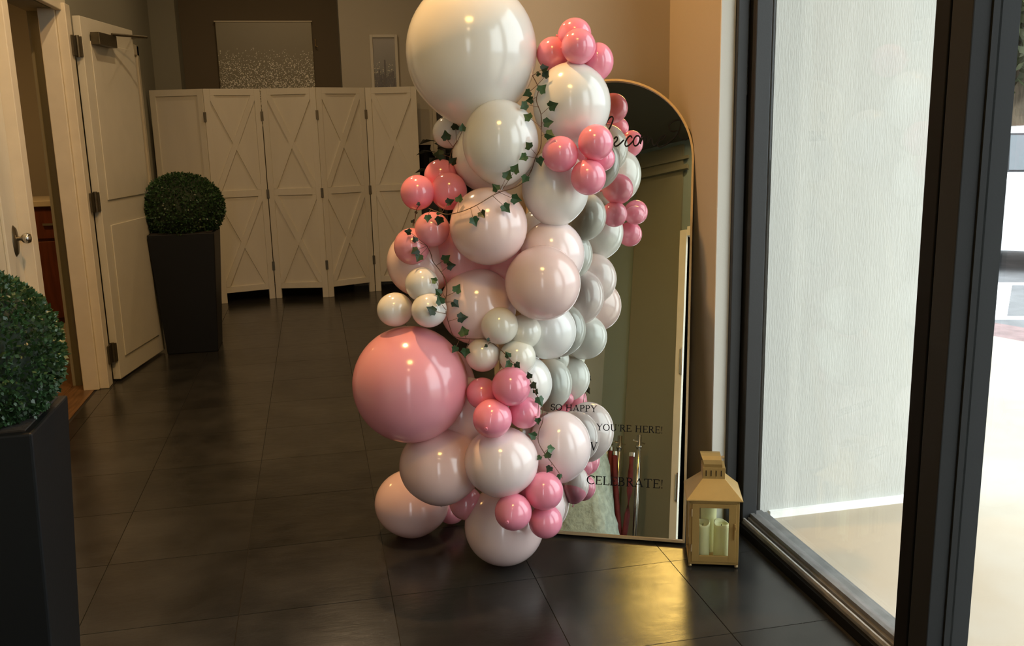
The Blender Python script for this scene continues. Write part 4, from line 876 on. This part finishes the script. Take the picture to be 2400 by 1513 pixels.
MB().tube([(1.05, 7.9, .25), (1.06, 7.92, .8), (1.05, 7.9, 1.28)], .015, 8).build('stem', bark, pl)
for i in range(14):
    a = i*2.4; r_ = .16+.02*(i % 3); z = 1.02+.030*i
    c_ = Vector((1.05, 7.9, z)); d = Vector((math.cos(a), math.sin(a), .15)); s_ = Vector((-d.y, d.x, 0)); mb = MB()
    q = [c_, c_+d*r_*.4+s_*.035, c_+d*r_*.8+s_*.022, c_+d*r_*1.15-Vector((0, 0, .05)), c_+d*r_*.8-s_*.022, c_+d*r_*.4-s_*.035]
    tv = [mb.bm.verts.new(p_) for p_ in q]; bv = [mb.bm.verts.new(p_-Vector((0, 0, .003))) for p_ in q]
    mb.bm.faces.new(tv); mb.bm.faces.new(bv[::-1])
    for k_ in range(6): j = (k_+1) % 6; mb.bm.faces.new((tv[k_], tv[j], bv[j], bv[k_]))
    mb.build('leaf', dark_leaf, pl)

# ------------------------------------------------------------------ things the mirror shows
def post(x, y, lab, rope_to=None):
    t = thing('stanchion', (x, y, 0), lab, 'stanchion', 'steel rope posts reflected in the mirror')
    MB().lathe([(0, .0), (.050, 0), (.050, .01), (.045, .022), (.022, .03), (0, .03)], 32, (x, y, 0)).build('base', steel, t, smooth=True)
    MB().cyl(x, y, .03, 1.0, .019, seg=20).build('pole', steel, t, smooth=True)
    MB().tube([(x, y-.085, .945), (x, y+.085, .945)], .006, 10).build('crossbar', steel, t)
    MB().cyl(x, y, .90, .915, .026, seg=20).build('collar', steel, t, smooth=True)
def rope(pts, lab):
    t = thing('velvet_rope', pts[0], lab, 'rope', 'red ropes reflected in the mirror')
    P = [Vector(p) for p in pts]
    MB().tube(P, .021, 12).build('rope', red_v, t, smooth=True)
    for a, b in ((P[0], P[1]), (P[-1], P[-2])):
        d = (b-a).normalized(); MB().tube([a-d*.02, a+d*.012], .022, 14).build('end_cap', steel, t)
post(-1.14, -.38, 'steel rope post standing left of the other two, seen in the mirror')
post(-1.035, -.40, 'middle steel rope post seen in the mirror, red rope hanging beside it')
post(-.848, -.38, 'steel rope post furthest right in the mirror')
rope([(-.866, -.31, .83), (-.865, -.30, .70), (-.866, -.30, .55), (-.875, -.30, .38), (-.888, -.30, .26), (-.905, -.30, .18), (-.925, -.30, .18), (-.943, -.30, .28), (-.962, -.30, .40), (-.985, -.30, .55), (-1.005, -.30, .70), (-1.018, -.31, .84)], 'red rope looping between the middle and right posts in the mirror')
rope([(-1.06, -.32, .88), (-1.055, -.32, .6), (-1.045, -.32, .35), (-1.03, -.32, .2)], 'red rope hanging straight down beside the middle post in the mirror')
# rough mint-white block beside the posts: a curved shoulder to the right, ragged edges
rb = MB(); rnd = random.Random(2); rg = []
PR = [(0, -.845), (.10, -.86), (.20, -.875), (.30, -.90), (.38, -.92), (.48, -.945), (.57, -.97), (.66, -.985), (.74, -1.0), (.81, -1.02), (.87, -1.045), (.91, -1.085), (.94, -1.14), (.955, -1.22)]
for z, xr in PR:
    xl, cx_, hw = -1.335, (xr-1.335)/2, (xr+1.335)/2; row = []
    for i in range(36):
        a = 2*math.pi*i/36; ca_, sa_ = math.cos(a), math.sin(a)
        row.append(rb.bm.verts.new((cx_+hw*math.copysign(abs(ca_)**.45, ca_)+(rnd.uniform(-.012, .012) if ca_ > -.5 else 0), -.12+.14*math.copysign(abs(sa_)**.45, sa_)+rnd.uniform(-.008, .008), z+rnd.uniform(-.008, .008)*(z > 0))))
    rg.append(row)
for A_, B_ in zip(rg, rg[1:]):
    for i in range(36): j = (i+1) % 36; rb.bm.faces.new((A_[i], A_[j], B_[j], B_[i]))
rb.bm.faces.new(rg[0][::-1]); rb.bm.faces.new(rg[-1])
tag(rb.build('rough_block', mint, smooth=True), 'rough mint-white textured block with ragged edges, seen low in the mirror', 'block')

# ------------------------------------------------------------------ ceiling lamps
for i, (x, y, z, p_, s) in enumerate(LAMPS):
    big = i == 0
    t = thing('ceiling_lamp', (x, y, ZC), 'round amber ceiling lamp whose glow lies on the floor by the mirror' if big else ['', 'recessed warm spotlight above the balloons', 'recessed warm spotlight between balloons and screen', 'recessed warm spotlight above the folding screen', 'recessed warm spotlight behind the viewer'][i], 'lamp')
    MB().lathe([(s*1.25, 0), (s*1.25, -.012), (s*1.02, -.015), (s*1.02, 0)], 32, (x, y, ZC)).build('rim', trim_m, t, smooth=True)
    MB().lathe([(0, -.001), (s, -.001), (s, -.006), (0, -.006)], 32, (x, y, ZC)).build('diffuser', shade_big if big else shade, t)
